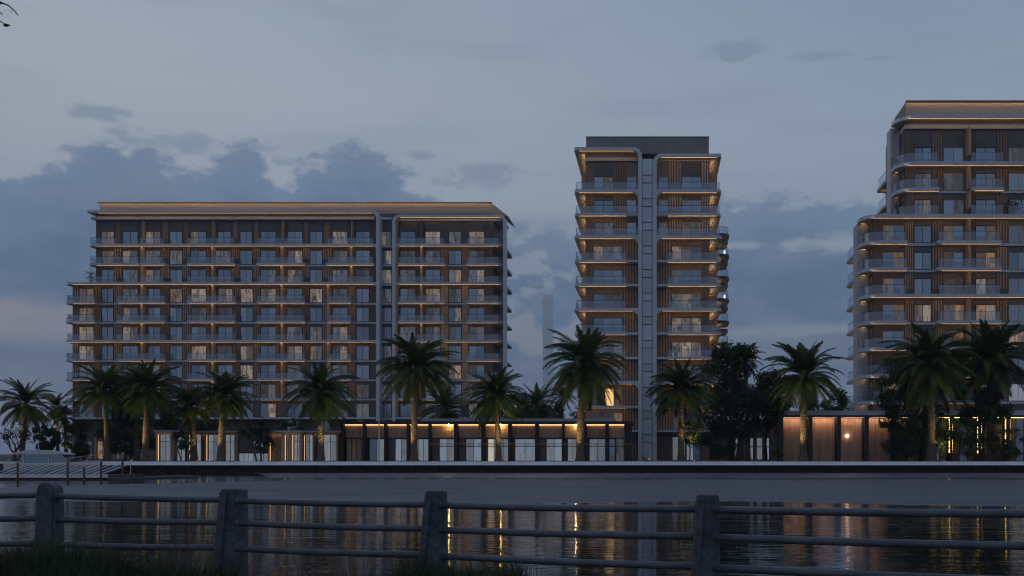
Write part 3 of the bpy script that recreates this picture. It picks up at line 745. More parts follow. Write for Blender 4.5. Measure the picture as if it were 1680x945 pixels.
# rounded rear balconies standing out on the right
for i in range(1, 10):
    z = tz[i]
    for kk, (dz, ex, yy) in enumerate(((-.1, 1195, 162), (-1.75, 1193, 158))):
        xo = PX(ex, yy)
        MB().prism(rr(tw(1163), xo, yy-3.2, yy+3.2, (0,1.3,1.3,0)), z+dz-.36, z+dz, 0, 1).build('rear_balcony', ['panel_dark', 'soffit'], tb)
        if kk == 0: railing(tb, [(tw(1182), yy-3.1), (xo-1.1, yy-3.1), (xo-.3, yy-2.6), (xo-.1, yy-1.6), (xo-.1, yy+2)], z+dz)
        side_led(tb, xo-1.6, xo-1.55, yy-2, yy+2, z+dz-.46, z+dz-.41)
    if i in (2, 4): MB().box(PX(1188.2,159), PX(1189.6,159), 158.9, 159, z-.1, z+.35).build('wall_lamp', 'lamp_white', tb)

# ------------------------------------------------------------------ the right block, cut by the frame
BF, BW = 135.0, 136.8
bx = lambda px: PX(px, BF); bw = lambda px: PX(px, BW)
rb = root('corner_apartment_building', (PX(1570, BW), BW, GZ), 'tall block at the right edge with curved corner balconies and a bronze roof screen', 'building')
XR = PX(1800, BW)
zR = PZ(192, BF)
MB().box(bw(1484), XR, BW, BW+11.3, GZ, PZ(200, BW)).build('wall', 'wall_dark', rb)
MB().box(bw(1432), bw(1483.9), BW+.003, BW+10, GZ, PZ(353, BW)).build('wall', 'wall_dark', rb)
uy = [264.5, 307.2, 351]; ly = [394.3,438.3,482,525.5,569.4,613.5,657.0]
uz = [PZ(y, BF) for y in uy]; lz = [PZ(y, BF) for y in ly]
XU, XL_ = PX(1455, 141.4), PX(1400.5, 141.4)      # outer faces of the pale end walls, upper and lower
# pale end piers, the upper one bending into the roof
zt = PZ(187.6, BF)
outer = [(XU, uz[2])] + arc(XU+1.6, zt-1.6, 1.6, 1.6, 180, 90) + [(bw(1500), zt)]
inner = [(XU+.35, uz[2])] + arc(XU+1.6, zt-1.6, 1.25, 1.2, 180, 90) + [(bw(1500), zt-.4)]
MB().band(outer, inner, BW+2.4, BW+4.8).build('end_wall', 'wall_pale', rb)
MB().box(XU+.005, bw(1483), BW+2.5, BW+4.7, uz[2]+.01, zt-.45).build('end_wall', 'wall_pale', rb)
MB().box(XL_, bw(1431), BW+2.4, BW+4.8, GZ, uz[2]-.40).build('end_wall', 'wall_pale', rb)
slab(rb, XU+.02, XR, BF, BW+2.35, zt, .42, (3.2,0,0,.3), name='roof_slab', em='frame_paint')
led(rb, bw(1484), XR, BF+.4, zt-.43)
MB().box(bw(1490), XR, BW-.06, BW, PZ(205,BW), PZ(197,BW)).build('parapet_panel', 'screen_grey', rb)
MB().box(bw(1485)-.15, XR, BW-.4, BW+3, PZ(212.5,BW), PZ(206,BW)).build('parapet_band', 'wall_pale', rb)
b = MB(); z0, z1 = PZ(190,BW+.8), PZ(168.5,BW+.8); xa0, xa1 = PX(1471,BW+.8), PX(1485.5,BW+.8); yy = BW+.8
for q in range(5):
    f0, f1 = q/5, (q+1)/5; a, c = z0+(z1-z0)*f0, z0+(z1-z0)*f1; xq, xq1 = xa0+(xa1-xa0)*f0, xa0+(xa1-xa0)*f1
    b.quad((xa1,yy,a),(XR,yy,a),(XR,yy-.05,c-.04),(xa1,yy-.05,c-.04),0); b.quad((xa1,yy-.05,c-.04),(XR,yy-.05,c-.04),(XR,yy,c),(xa1,yy,c),0)
    b.quad((xq,yy+2,a),(xa1,yy,a),(xa1,yy,c),(xq1,yy+2,c),1)
b.quad((xa1,yy,z1),(XR,yy,z1),(XR,yy+6,z1),(xa1,yy+6,z1),0)
b.build('roof_screen', ['screen_bronze','wall_grey'], rb)
MB().box(xa1-.05, XR, yy-.62, yy+.1, z1+.002, z1+.1).build('screen_cap', 'frame_black', rb); led(rb, xa1, XR, yy-.55, z1, .07, 'led_roof')
# slabs
def corner_pts(xo, xend, ins=.0):
    rad = 2.6
    return rr(xo+ins, xend, BF+ins, BW+2.39, (rad,0,0,0), 9)
def corner_slab(xo, xend, z, th=.42):
    return MB().prism(corner_pts(xo, xend), z-th, z, 0, 1).build('balcony_slab', ['slab_paint','soffit'], rb)
def corner_rail(xo, xend, z):
    rad = 2.5; x0 = xo+.12; y0 = BF+.12
    pts = [(x0, BW+2.3)] + [(x0+rad-rad*math.cos(R(t)), y0+rad-rad*math.sin(R(t))) for t in range(0, 91, 15)] + [(xend, y0)]
    railing(rb, pts, z, 1.15)
for i, z in enumerate(uz):
    if i == 0: corner_slab(XU+.05, XR, z); led(rb, bw(1478), XR, BF+.32, z-.43); led(rb, XU+.5, bw(1478), BW+1.9, z-.43)
    if i == 1:
        corner_slab(XU+.05, bx(1542), z); slab(rb, bx(1593.7), bx(1648), BF, BW+.2, z); led(rb, bw(1478), bw(1540), BF+.32, z-.43); led(rb, bw(1594), bw(1647), BF+.32, z-.4)
        MB().box(bx(1542), XR, BW-.2, BW+.2, z-.34, z-.04).build('floor_band', 'slab_paint', rb); led(rb, XU+.5, bw(1478), BW+1.9, z-.43)
    if i == 2: corner_slab(XL_+.05, XR, z, .45); led(rb, bw(1425), XR, BF+.32, z-.46); led(rb, XL_+.5, bw(1425), BW+1.9, z-.5)
    corner_rail(XU+.05, bx(1539), z); railing(rb, [(bx(1594), BW-.1), (bx(1594), BF+.12), (bx(1646), BF+.12), (bx(1646), BW-.1)], z, 1.15)
    if i == 2: railing(rb, [(bx(1655), BF+.12), (XR, BF+.12)], z, 1.15)
for i, z in enumerate(lz):
    if i == 2: corner_slab(XL_+.05, XR, z); led(rb, bw(1425), XR, BF+.32, z-.43)
    else:
        corner_slab(XL_+.05, bx(1489), z); slab(rb, bx(1538), bx(1644), BF, BW+.2, z, .40)
        led(rb, bw(1425), bw(1487), BF+.32, z-.43); led(rb, bw(1540), bw(1642), BF+.32, z-.41)
        MB().box(bx(1489), XR, BW-.2, BW+.2, z-.36, z-.04).build('floor_band', 'slab_paint', rb)
    led(rb, XL_+.5, bw(1425), BW+1.9, z-.43)
    corner_rail(XL_+.05, bx(1487), z); railing(rb, [(bx(1541), BW-.1), (bx(1541), BF+.12), (bx(1641), BF+.12), (bx(1641), BW-.1)], z, 1.15)
colB = [(1499.5,1527.5),(1547.8,1581.3),(1600.4,1633.6),(1654.4,1688),(1706,1736)]
rg = random.Random(11)
warmB = {(2,1):('curtain_cool','curtain_warm'), (3,2):('room_warm','glass_dark'), (3,3):('glass_dark','room_warm'), (4,2):('room_warm','glass_dark'), (4,3):('room_warm','room_warm'), (5,2):('room_warm','room_warm'), (5,3):('curtain_warm','room_warm'), (6,0):('glass_dark','room_warm'), (6,2):('curtain_warm','room_warm'), (6,3):('room_warm','curtain_warm'), (4,0):('glass_dark','room_warm'), (7,2):('room_warm','room_warm'), (9,4):('curtain_shop','curtain_shop'), (9,2):('curtain_shop','glass_dark')}
for i, z in enumerate(uz+lz):
    prev = (uz+lz)[i-1] if i else None
    hz = prev-.46 if i else PZ(213, BW)
    cols = (colB if i < 3 else [(1448,1483)]+colB)
    for k, (a, b_) in enumerate(cols):
        kk = k if i >= 3 else k+1
        st = warmB.get((i, kk)) or rnd_style(rg, 2, .05, .2)
        window(rb, bw(a), bw(b_), z+.02, z+2.15, BW, 2, st, fmat='frame_black' if kk % 2 else 'brass')
        if i >= 0 and kk: MB().box(bw(a), bw(b_), BW-.04, BW, z+2.2, hz).build('spandrel_panel', 'panel_dark', rb)
    gp = [(1486,1498.5),(1529,1546.5),(1635,1653),(1689,1705)] if i < 3 else [(1484.5,1498.5),(1529,1546.5),(1635,1653),(1689,1705)]
    for k, (a, b_) in enumerate(gp):
        lo = z+(.02 if i != 5 else .8)
        slats(rb, bw(a), bw(b_), BW, lo, hz, 'wood_deep' if i < 3 else 'wood')
    MB().box(bw(1583), bw(1589), BW-.03, BW, z+.02, hz).build('timber_panel', 'wood_deep', rb)
    MB().box(bx(1592.6)-.13, bx(1592.6)+.13, BF+.3, BW-.02, z+(.9 if i in (0,2,5) else .003), hz-.02).build('party_fin', 'fin_tan', rb)
    # window in the return wall
    sx = bw(1484) if i < 3 else bw(1432)
    f = MB(); 
    for za, zb in ((z+.3, z+1.5), (z+1.6, z+2.5)): f.box(sx-.05, sx, BW+.4, BW+1.9, za, zb)
    f.build('side_window', 'glass_dark', rb)
    MB().box(sx-.08, sx-.02, BW+.3, BW+.42, z+.25, z+2.6).build('side_window_trim', 'brass', rb)
    # distant side balconies left of the end wall
    if i != 2:
        xo = PX(1445, 147) if i < 3 else PX(1394.5, 147)
        MB().prism(rr(xo, xo+2.5, 144, 150, (.4,0,0,.4)), z-.36, z, 0, 1).build('side_balcony', ['wall_pale','soffit'], rb)
        railing(rb, [(xo+.6, 144.1), (xo+.1, 144.5), (xo+.1, 149.5)], z, 1.15)
        side_led(rb, xo+.9, xo+.95, 144.3, 149, z-.5, z-.41)
for a, b_ in ((1455,1480),(1500,1540),(1550,1590),(1600,1640),(1650,1700)):
    window(rb, bw(a), bw(b_), GZ+.1, GZ+4.2, BW, 3, ('glass_dark','room_warm','glass_dark'))
# ------------------------------------------------------------------ low pavilions on the promenade
def pz(py, D): return PZ(py, D)
PD = 132.0
px_ = lambda p: PX(p, PD)
pv = root('waterfront_pavilion', (px_(800), PD, GZ), 'long low glass pavilion with a glowing light strip over timber fascia panels', 'pavilion')
zr1, zr0 = PZ(691.5, PD), PZ(696.2, PD); zf0 = PZ(718, PD)
MB().box(px_(560), px_(1037), PD-.9, PD+8, zr0, zr1, 0, 1).build('roof', ['metal_dark', 'metal_dark'], pv)
MB().box(PX(690,135), PX(1008,135), 135, 141, zr1-.1, PZ(686.5,135)).build('upper_roof', 'slab_paint', pv)
MB().box(px_(562), px_(1034), PD+1.2, PD+7, GZ+.005, zr0-.02).build('inner_wall', 'wall_dark', pv)
cols = [(561,566),(597,601),(632,636),(669,672.5),(704.5,708.5),(746.5,752),(791,796),(835,840),(879,884),(923,926.5),(958,962),(994,998.5),(1025,1037)]
for a, b in cols:
    MB().box(px_(a), px_(b), PD-.55, PD+.5, GZ+.005, zr0-.005).build('column', 'frame_black', pv)
    MB().box(px_(a)-.05, px_(a)-.005, PD-.45, PD-.3, GZ+.01, zr0-.01).build('column_trim', 'wood_deep', pv)
rg = random.Random(3)
for k in range(len(cols)-1):
    a, b = cols[k][1], cols[k+1][0]
    n = max(3, round((px_(b)-px_(a))/.42)); w = (px_(b)-px_(a)-.08)/n
    fp = MB()
    for i in range(n): fp.box(px_(a)+.04+i*w+.012, px_(a)+.04+(i+1)*w-.012, PD-.02*(i % 2)-.01, PD+.12, zf0+.01, zr0-.14)
    fp.box(px_(a)+.04, px_(b)-.04, PD+.03, PD+.15, zf0, zr0-.13)
    fp.build('fascia_panel', 'wood', pv, kind='stuff')
    led(pv, px_(a)+.05, px_(b)-.05, PD-.16, zr0-.05, .05, 'led_strong')
    MB().box(px_(a)+.03, px_(b)-.03, PD-.05, PD+.2, zf0-.13, zf0-.005).build('lintel', 'metal_dark', pv)
    if k == 0:
        for q in range(4):
            MB().box(px_(a)+.2+q*.62, px_(a)+.72+q*.62, PD+.1, PD+.16, GZ+.02, zf0-.15).build('timber_door', 'wood', pv)
    elif k == 11:
        window(pv, px_(a)+.9, px_(b)-.1, GZ+.02, zf0-.14, PD+.1, 1, ('curtain_cool',), fmat='wood')
        window(pv, px_(a)+.05, px_(a)+.8, GZ+.02, zf0-.14, PD+.1, 1, ('glass_dark',))
    else:
        off = .9 if k in (2, 4, 5, 6, 8) else .35
        window(pv, px_(a)+off, px_(b)-.06, GZ+.02, zf0-.14, PD+.1, 2 if k % 3 else 3, ('curtain_shop','curtain_shop') if k != 1 else ('glass_dark','curtain_shop'))
        if off > .5: MB().box(px_(a)+.06, px_(a)+off-.05, PD+.05, PD+.15, GZ+.01, zf0-.14).build('blind_panel', 'panel_dark', pv)
for z in (PZ(728.3, PD-.6), PZ(732.2, PD-.6)):
    MB().box(px_(707), px_(1037), PD-.66, PD-.6, z-.045, z+.045).build('shade_rail', 'brass' if z > 2.9+.5 else 'metal_dark', pv)
for p in (738, 822, 945): MB().box(px_(p)-.07, px_(p)+.07, PD-.5, PD-.36, zr0-.13, zr0-.004).build('streak_glow_box', 'streak_glow', pv)  # added glow boxes, there only to throw gold streaks on the water
MB().box(px_(801.5), px_(810), PD-.2, PD-.1, GZ+.02, zf0-.2).build('lit_panel', 'curtain_lit', pv)

# small shop units at the left
def shop(name, x0, x1, D, ytop, label, bays, frame='wood', lit=True):
    q = lambda p: PX(p, D)
    r = root(name, (q((x0+x1)/2), D, GZ), label, 'shop unit')
    zt = PZ(ytop, D)
    MB().box(q(x0), q(x1), D+.5, D+4.5, GZ+.005, zt-.05).build('inner_wall', 'wall_dark', r)
    MB().box(q(x0)-.25, q(x1)+.25, D-.5, D+5, zt-.02, zt+.16).build('roof', 'slab_paint', r)
    MB().box(q(x0)-.12, q(x1)+.12, D-.35, D+.45, zt-.24, zt-.022).build('head_beam', frame, r)
    if lit: led(r, q(x0)+.1, q(x1)-.1, D+.0, zt-.26, .05, 'led')
    for a, b, st in bays:
        MB().box(q(a)-.24, q(a)-.07, D-.3, D+.45, GZ+.005, zt-.245).build('jamb', frame, r)
        MB().box(q(b)+.07, q(b)+.24, D-.3, D+.45, GZ+.005, zt-.245).build('jamb', frame, r)
        if st: window(r, q(a), q(b), GZ+.02, zt-.3, D+.4, 2, (st, st), transom=True)
        else: MB().box(q(a), q(b), D+.3, D+.45, GZ+.02, zt-.3).build('timber_door', 'wood_deep', r)
        if lit: MB().box(q(a)-.05, q(a)-.01, D-.05, D, GZ+.1, zt-.4).build('light_strip', 'led_side', r)
    return r
shop('shop_unit', 258, 283, 130.5, 708, 'narrow shop unit with glowing bronze jambs, leftmost of the row', [(260.5,280,'curtain_shop')], 'wood_light')
shop('shop_unit', 287, 392, 131.5, 709, 'low shop unit with pale blinds behind two date palms left of the clipped tree', [(288,304,'curtain_shop'),(312,330,'curtain_shop'),(340,358,'curtain_shop'),(368,385,'curtain_shop')], 'wood')
shop('shop_unit', 441, 495, 130.5, 708.5, 'shop unit with a bright cream head beam and dark doors right of the clipped tree', [(444,462,None),(469,475,'curtain_cool'),(481,491,'curtain_shop')], 'wood_light')
shop('shop_unit', 498, 557, 131.5, 709, 'shop unit with pale glass joined to the left end of the long pavilion', [(500,513,'curtain_shop'),(530,552,'curtain_shop')], 'wood')
# low link wall with dark windows behind the round clipped tree
r = root('garden_screen', (PX(412,131), 131, GZ), 'low dark framed screen with pale panels behind the round clipped tree', 'screen')
for i in range(6): MB().box(PX(392+i*8,131)+.05, PX(400+i*8,131)-.05, 131, 131.1, GZ+.01, GZ+.95).build('screen_panel', 'curtain_shop', r)
MB().box(PX(391,131), PX(441,131), 130.9, 131.15, GZ+.96, GZ+1.08).build('top_rail', 'frame_black', r)

# the timber kiosk on the right
KD = 131.0
kx = lambda p: PX(p, KD)
kk = root('timber_kiosk', (kx(1480), KD, GZ), 'low pavilion of warm lit timber panels between dark posts at the right', 'pavilion')
z1, z0 = PZ(674, KD), PZ(683.5, KD)
XE = kx(1760)
MB().box(kx(1292), XE, KD-.5, KD+9, z0+.15, z1-.0).build('roof', 'slab_paint', kk)
MB().box(kx(1276), XE, KD-.9, KD+8, z0-.12, z0+.14).build('roof_edge', 'metal_dark', kk)
MB().box(kx(1277), XE, KD+.9, KD+8, GZ+.005, z0-.13).build('inner_wall', 'wall_dark', kk)
kc = [(1275,1284),(1326,1332),(1372.5,1378.5),(1417.5,1424),(1464.5,1470),(1511,1516.5),(1557,1561),(1603.5,1608.5),(1649,1655),(1695,1700),(1740,1748)]
for k, (a, b) in enumerate(kc):
    MB().box(kx(a), kx(b), KD-.5, KD+.85, GZ+.005, z0-.125).build('column', 'frame_black', kk)
    if k > 5:
        MB().box(kx(a)-.07, kx(a)-.02, KD-.30, KD-.22, GZ+1.0, z0-.3).build('light_strip', 'led_yellow', kk)
        MB().box(kx(b)+.02, kx(b)+.07, KD-.30, KD-.22, GZ+1.0, z0-.3).build('light_strip', 'led_yellow', kk)
for k in range(len(kc)-1):
    a, b = kx(kc[k][1])+.14, kx(kc[k+1][0])-.14
    zz = [GZ+.02, GZ+2.45, z0-.2]
    if k < 5:
        n = 3
        for i in range(n):
            for j in range(2):
                MB().box(a+(b-a)*i/n+.015, a+(b-a)*(i+1)/n-.015, KD+.62, KD+.72, zz[j]+.012, zz[j+1]-.012).build('timber_panel', 'kiosk_wood', kk)
        led(kk, a, b, KD-.5, z0-.125, .09, 'led_warm')
        MB().box(a, b, KD+.6, KD+.76, zz[1]-.02, zz[1]+.02).build('panel_rail', 'brass', kk)
    else:
        MB().box(a, b, KD-.62, KD-.57, z0-.17, z0-.122).build('light_strip', 'led_yellow', kk)  # added strip, put here for the yellow smear it gives the water
        window(kk, a, b, GZ+.02, z0-.2, KD+.6, 3, ('panel_dark','glass_dark','panel_dark'), transom=True)
gl = MB()
o = bpy.data.objects.new('wall_globe', None)
import bmesh
bmh = bmesh.new(); bmesh.ops.create_icosphere(bmh, subdivisions=2, radius=.2); me = bpy.data.meshes.new('wall_globe'); bmh.to_mesh(me); bmh.free(); me.materials.append(M('lamp_globe'))
inst('lamp_globe', me, kk, (kx(1391)-kx(1480), .35, PZ(715, KD+.35)-GZ))
bpy.data.objects.remove(o)
# dark low building glimpsed under the big tree
r = root('garden_house', (PX(1225,150), 150, GZ), 'dark low garden house with pale openings seen under the spreading tree', 'house')
MB().box(PX(1168,150), PX(1292,150), 150, 158, GZ, PZ(690,150)).build('wall', 'wall_dark', r)
for a, b in ((1206,1213),(1228,1236),(1241,1251),(1257,1262),(1265,1268)): window(r, PX(a,150), PX(b,150), GZ+.1, PZ(718,150), 150, 1, ('curtain_shop',))
MB().box(PX(1205,149), PX(1276,149), 149, 149.1, PZ(733,149)-.06, PZ(733,149)+.06).build('garden_rail', 'brass', r)
for p in (1205, 1222, 1240, 1258, 1275): MB().box(PX(p,149)-.05, PX(p,149)+.05, 149, 149.1, GZ, PZ(733,149)-.062).build('rail_post', 'brass', r)

# distant tower in the haze
D = 1900
r = root('distant_skyscraper', (PX(898.5,D), D, 0), 'pale blue slab skyscraper far off in the haze left of the slim tower', 'skyscraper')
MB().box(PX(890.3,D), PX(906.8,D), D, D+25, 0, PZ(487,D)).build('shaft', 'far_tower', r)
MB().box(PX(891,D), PX(906,D), D+3, D+20, PZ(487,D), PZ(483.5,D)).build('crown', 'far_tower', r)
fm = MB()
for i in range(60):
    z = 8 + i*(PZ(487,D)-12)/60; fm.box(PX(890.8,D), PX(906.3,D), D-.5, D-.02, z, z+1.2)
fm.build('floor_line', 'far_tower_dark', r, kind='stuff')

# ------------------------------------------------------------------ palms
def frond_mesh(a0, sag, seed, n=52, mt='palm_leaf'):
    q = random.Random(seed); b = MB()
    N = 14; pts = [Vector((0,0,0))]; dirs = []
    for i in range(N):
        s = i/N; th = R(a0 - sag*(s**1.15)); d = Vector((math.cos(th), 0, math.sin(th))); dirs.append(d); pts.append(pts[-1]+d/N)
    dirs.append(dirs[-1])
    for i in range(N):                          # midrib
        w0 = .012*(1-i/N)+.003; w1 = .012*(1-(i+1)/N)+.003; p, r_ = pts[i], pts[i+1]
        b.quad((p.x,-w0,p.z),(r_.x,-w1,r_.z),(r_.x,w1,r_.z),(p.x,w0,p.z))
    tw = q.uniform(-.25, .25)
    for k in range(n):
        s = .10 + .88*k/(n-1); f = s*N; i = min(N-1, int(f)); p = pts[i].lerp(pts[i+1], f-i); d = dirs[i].lerp(dirs[min(N, i+1)], f-i).normalized()
        up = Vector((-d.z, 0, d.x))
        ln = (.205*math.sin(math.pi*min(1, (s*.93+.05)**.8)) + .035)*q.uniform(.85, 1.12)
        for sd_ in (-1, 1):
            fw = .75 + .75*s + q.uniform(-.12, .12)
            v = (d*fw + Vector((0, sd_, 0))*(1.0-.45*s) + up*(.30-.25*s+tw*sd_+q.uniform(-.15,.12))).normalized()
            wd = Vector((d.x, 0, d.z))*.0115
            m_ = p + v*ln*.55; e = p + v*ln + Vector((0,0,-ln*.30*(.6+.6*s)))
            b.quad(tuple(p-wd*.7), tuple(p+wd*.7), tuple(m_+wd+Vector((0,0,-ln*.03))), tuple(m_-wd+Vector((0,0,-ln*.03))))
            b.tri(tuple(m_-wd+Vector((0,0,-ln*.03))), tuple(m_+wd+Vector((0,0,-ln*.03))), tuple(e))
    return b.mesh('frond', mt)
FR = {}
for a0, sag in ((84,45),(70,65),(56,78),(42,82),(28,80),(14,72),(0,62),(-18,48),(-38,30)):
    FR[a0] = [frond_mesh(a0, sag, a0*3+k) for k in range(3)]
EL = sorted(FR)
DRY = [frond_mesh(-42-8*k, 34, 900+k, 26, 'dry_leaf') for k in range(3)]
def trunk_mesh(h, r0, r1, lean, seed):
    q = random.Random(seed); n = 14; rings = max(8, int(h/.16)); b = MB()
    for i in range(rings+1):
        t = i/rings; rad = r0+(r1-r0)*t + (.16*math.exp(-t*h/.6)) + (.10*math.exp(-((1-t)*h/.9)**2))
        cx = lean*t*t; zc = h*t
        for j in range(n):
            sc = 1 + .15*(1 if (i+j) % 2 else -1) + q.uniform(-.03, .03)
            a = 2*math.pi*j/n; b.v.append((cx+rad*sc*math.cos(a), rad*sc*math.sin(a), zc))
    for i in range(rings):
        for j in range(n): b.f.append((i*n+j, i*n+(j+1)%n, (i+1)*n+(j+1)%n, (i+1)*n+j)); b.m.append(0)
    return b.mesh('trunk', 'trunk')
def palm(px, pyc, rpx, D, label, seed, pyb=None, nf=74, rad=.36, lean=0., lit=0., name='date_palm', thin=False, zb=GZ, trunk_m=None):
    q = random.Random(seed); x = PX(px, D); h = PZ(pyc, D)-zb; lean = lean or q.choice((-1,1))*q.uniform(.1,.5); L = rpx*D/F*1.22
    r = root(name, (x-lean, D, zb), label, 'palm', 'palms planted along the promenade' if not thin else None)
    me = trunk_mesh(h, rad, rad*.78, lean, seed); inst('trunk', me, r)
    az0 = q.uniform(0, 6.28)
    for k in range(nf):
        t = k/(nf-1); e = 86 - (118+12*(seed % 3))*(t**(.95+.06*(seed % 4))) + q.uniform(-9, 9)
        a0 = min(EL, key=lambda v: abs(v-e)); me = q.choice(FR[a0]); az_ = az0 + k*2.39996 + q.uniform(-.25, .25)
        s = L*q.uniform(.78, 1.08)*(1-.10*abs(t-.45)) * (.82 if a0 >= 84 else 1)
        rr_ = rad*.55
        inst('frond', me, r, (lean + rr_*math.cos(az_), rr_*math.sin(az_), h + .35 - .75*t), (q.uniform(-.3,.3), R(a0-e)*.6, az_), s)
    for k in range(q.choice((2,3,5))):
        az_ = q.uniform(0, 6.28); inst('dry_frond', q.choice(DRY), r, (lean+rad*.5*math.cos(az_), rad*.5*math.sin(az_), h-.55), (q.uniform(-.3,.3), q.uniform(-.1,.3), az_), L*q.uniform(.45,.7))
    if lit: uplight(x, D, h, lit, label, seed)
    return r
NUP = [0]
UPL = ['ground uplight at the foot of the '+t for t in ('leftmost palm','small yellow lit palm by the long block','short thin palm beside the motor boat','first palm before the long block','third palm before the long block','bushy low palm over the small tree','palm left of the round clipped tree','lone palm at the left end of the pavilion','tall palm over the glowing pavilion','palm before the right corner of the long block','tallest palm before the slim tower','palm beside the yellow lit shrub tree','open crowned palm before the timber kiosk','big drooping palm before the corner building')]
UPM = {}
def uplight(x, D, h, e, label, seed):
    if 'b' not in UPM:
        b = MB(); b.tube([(0,0,0),(0,0,.16)], [.10,.12], 10); UPM['b'] = b.mesh('housing', 'metal_dark')
        UPM['l'] = MB().tube([(0,0,.162),(0,0,.168)], .09, 10).mesh('lens', 'lamp_white')
    s = -1 if seed % 2 else 1; NUP[0] += 1
    r = root('ground_uplight', (x+s*1.3, D-1.5, GZ), UPL[NUP[0]-1], 'uplight', 'uplights at the feet of the palms')
    inst('housing', UPM['b'], r); inst('lens', UPM['l'], r)
    l = bpy.data.lights.new('spot', 'SPOT'); l.energy = e; l.color = (1, .74, .30); l.spot_size = R(62); l.spot_blend = .9; l.shadow_soft_size = .12
    o = bpy.data.objects.new('spot', l); COL.objects.link(o); o.parent = r; o.location = (0,0,.2)
    o.rotation_euler = Vector((s*1.3*.9, -1.5*.9, -(h+.2))).to_track_quat('Z', 'Y').to_euler()
E0 = 1500
palm(43,664,46,134,'dark feathery palm leaning over the bare branching tree at the far left',1,nf=60,rad=.30,lean=.5,lit=E0*.5)
palm(93,668,26,139,'small yellow lit palm between the leftmost palm and the long block',2,nf=40,rad=.2,lit=E0*.8)
palm(106,684,24,136,'short thin palm beside the white motor boat',22,nf=34,rad=.2,lean=-.2,lit=E0*.3)
palm(171,642,48,130,'date palm first in front of the long block, its crown touching the next one',3,lit=E0*.7,rad=.28)
palm(222,652,44,134,'dark date palm crowded behind a taller one near the left end of the long block',4,rad=.26)
palm(244,640,52,128,'tall date palm with a scaly lit trunk, third in front of the long block',5,lit=E0*.8,rad=.33)
palm(314,668,40,129,'bushy lower date palm above a small multi stemmed tree',6,rad=.36,lit=E0*.4)
palm(369,650,47,127.8,'date palm with rough golden trunk left of the round clipped tree',7,lit=E0,rad=.36)
palm(523,643,55,127.6,'date palm standing alone before the left end of the long pavilion',8,lit=E0,rad=.37)
palm(684,607,63,127.8,'tall date palm standing before the joint of the long block and the pavilion',9,lit=E0*1.2,rad=.38)
palm(814,650,48,127.6,'mid height date palm in front of the right corner of the long block',10,lit=E0*1.3,rad=.31)
palm(958,598,67,127.4,'tallest date palm with a thick trunk before the left stack of the slim tower',11,lit=E0*1.4,rad=.44)
palm(1120,641,56,127.6,'date palm before the right stack of the slim tower beside a yellow lit shrub tree',12,lit=E0*1.2,rad=.36)
palm(1321,618,62,127.8,'open crowned date palm against the sky before the timber kiosk',13,lit=E0*1.8,rad=.42)
palm(1524,598,72,127.6,'big drooping date palm in front of the corner building at the right',14,lit=E0*1.0,rad=.46)
palm(1625,592,68,129.8,'dark unlit date palm at the right edge',15,rad=.5)
palm(1222,592,30,134,'dark palm crown rising out of the spreading tree right of the slim tower',19,nf=52,rad=.25,name='palm_tree')
palm(1278,650,36,137,'low dark palm beside the kiosk end under the open crowned palm',20,nf=48,rad=.25,name='palm_tree')
palm(732,674,44,140,'low dark palm behind the pavilion roof right of the tallest trunk',16,nf=44,rad=.3,name='palm_tree')
palm(880,668,40,150,'dark palm in the shrubs behind the pavilion roof left of the tallest palm',17,nf=46,rad=.3,name='palm_tree')
palm(922,655,24,230,'thin distant palm silhouette between the long block and the slim tower',18,nf=34,rad=.3,name='palm_tree')

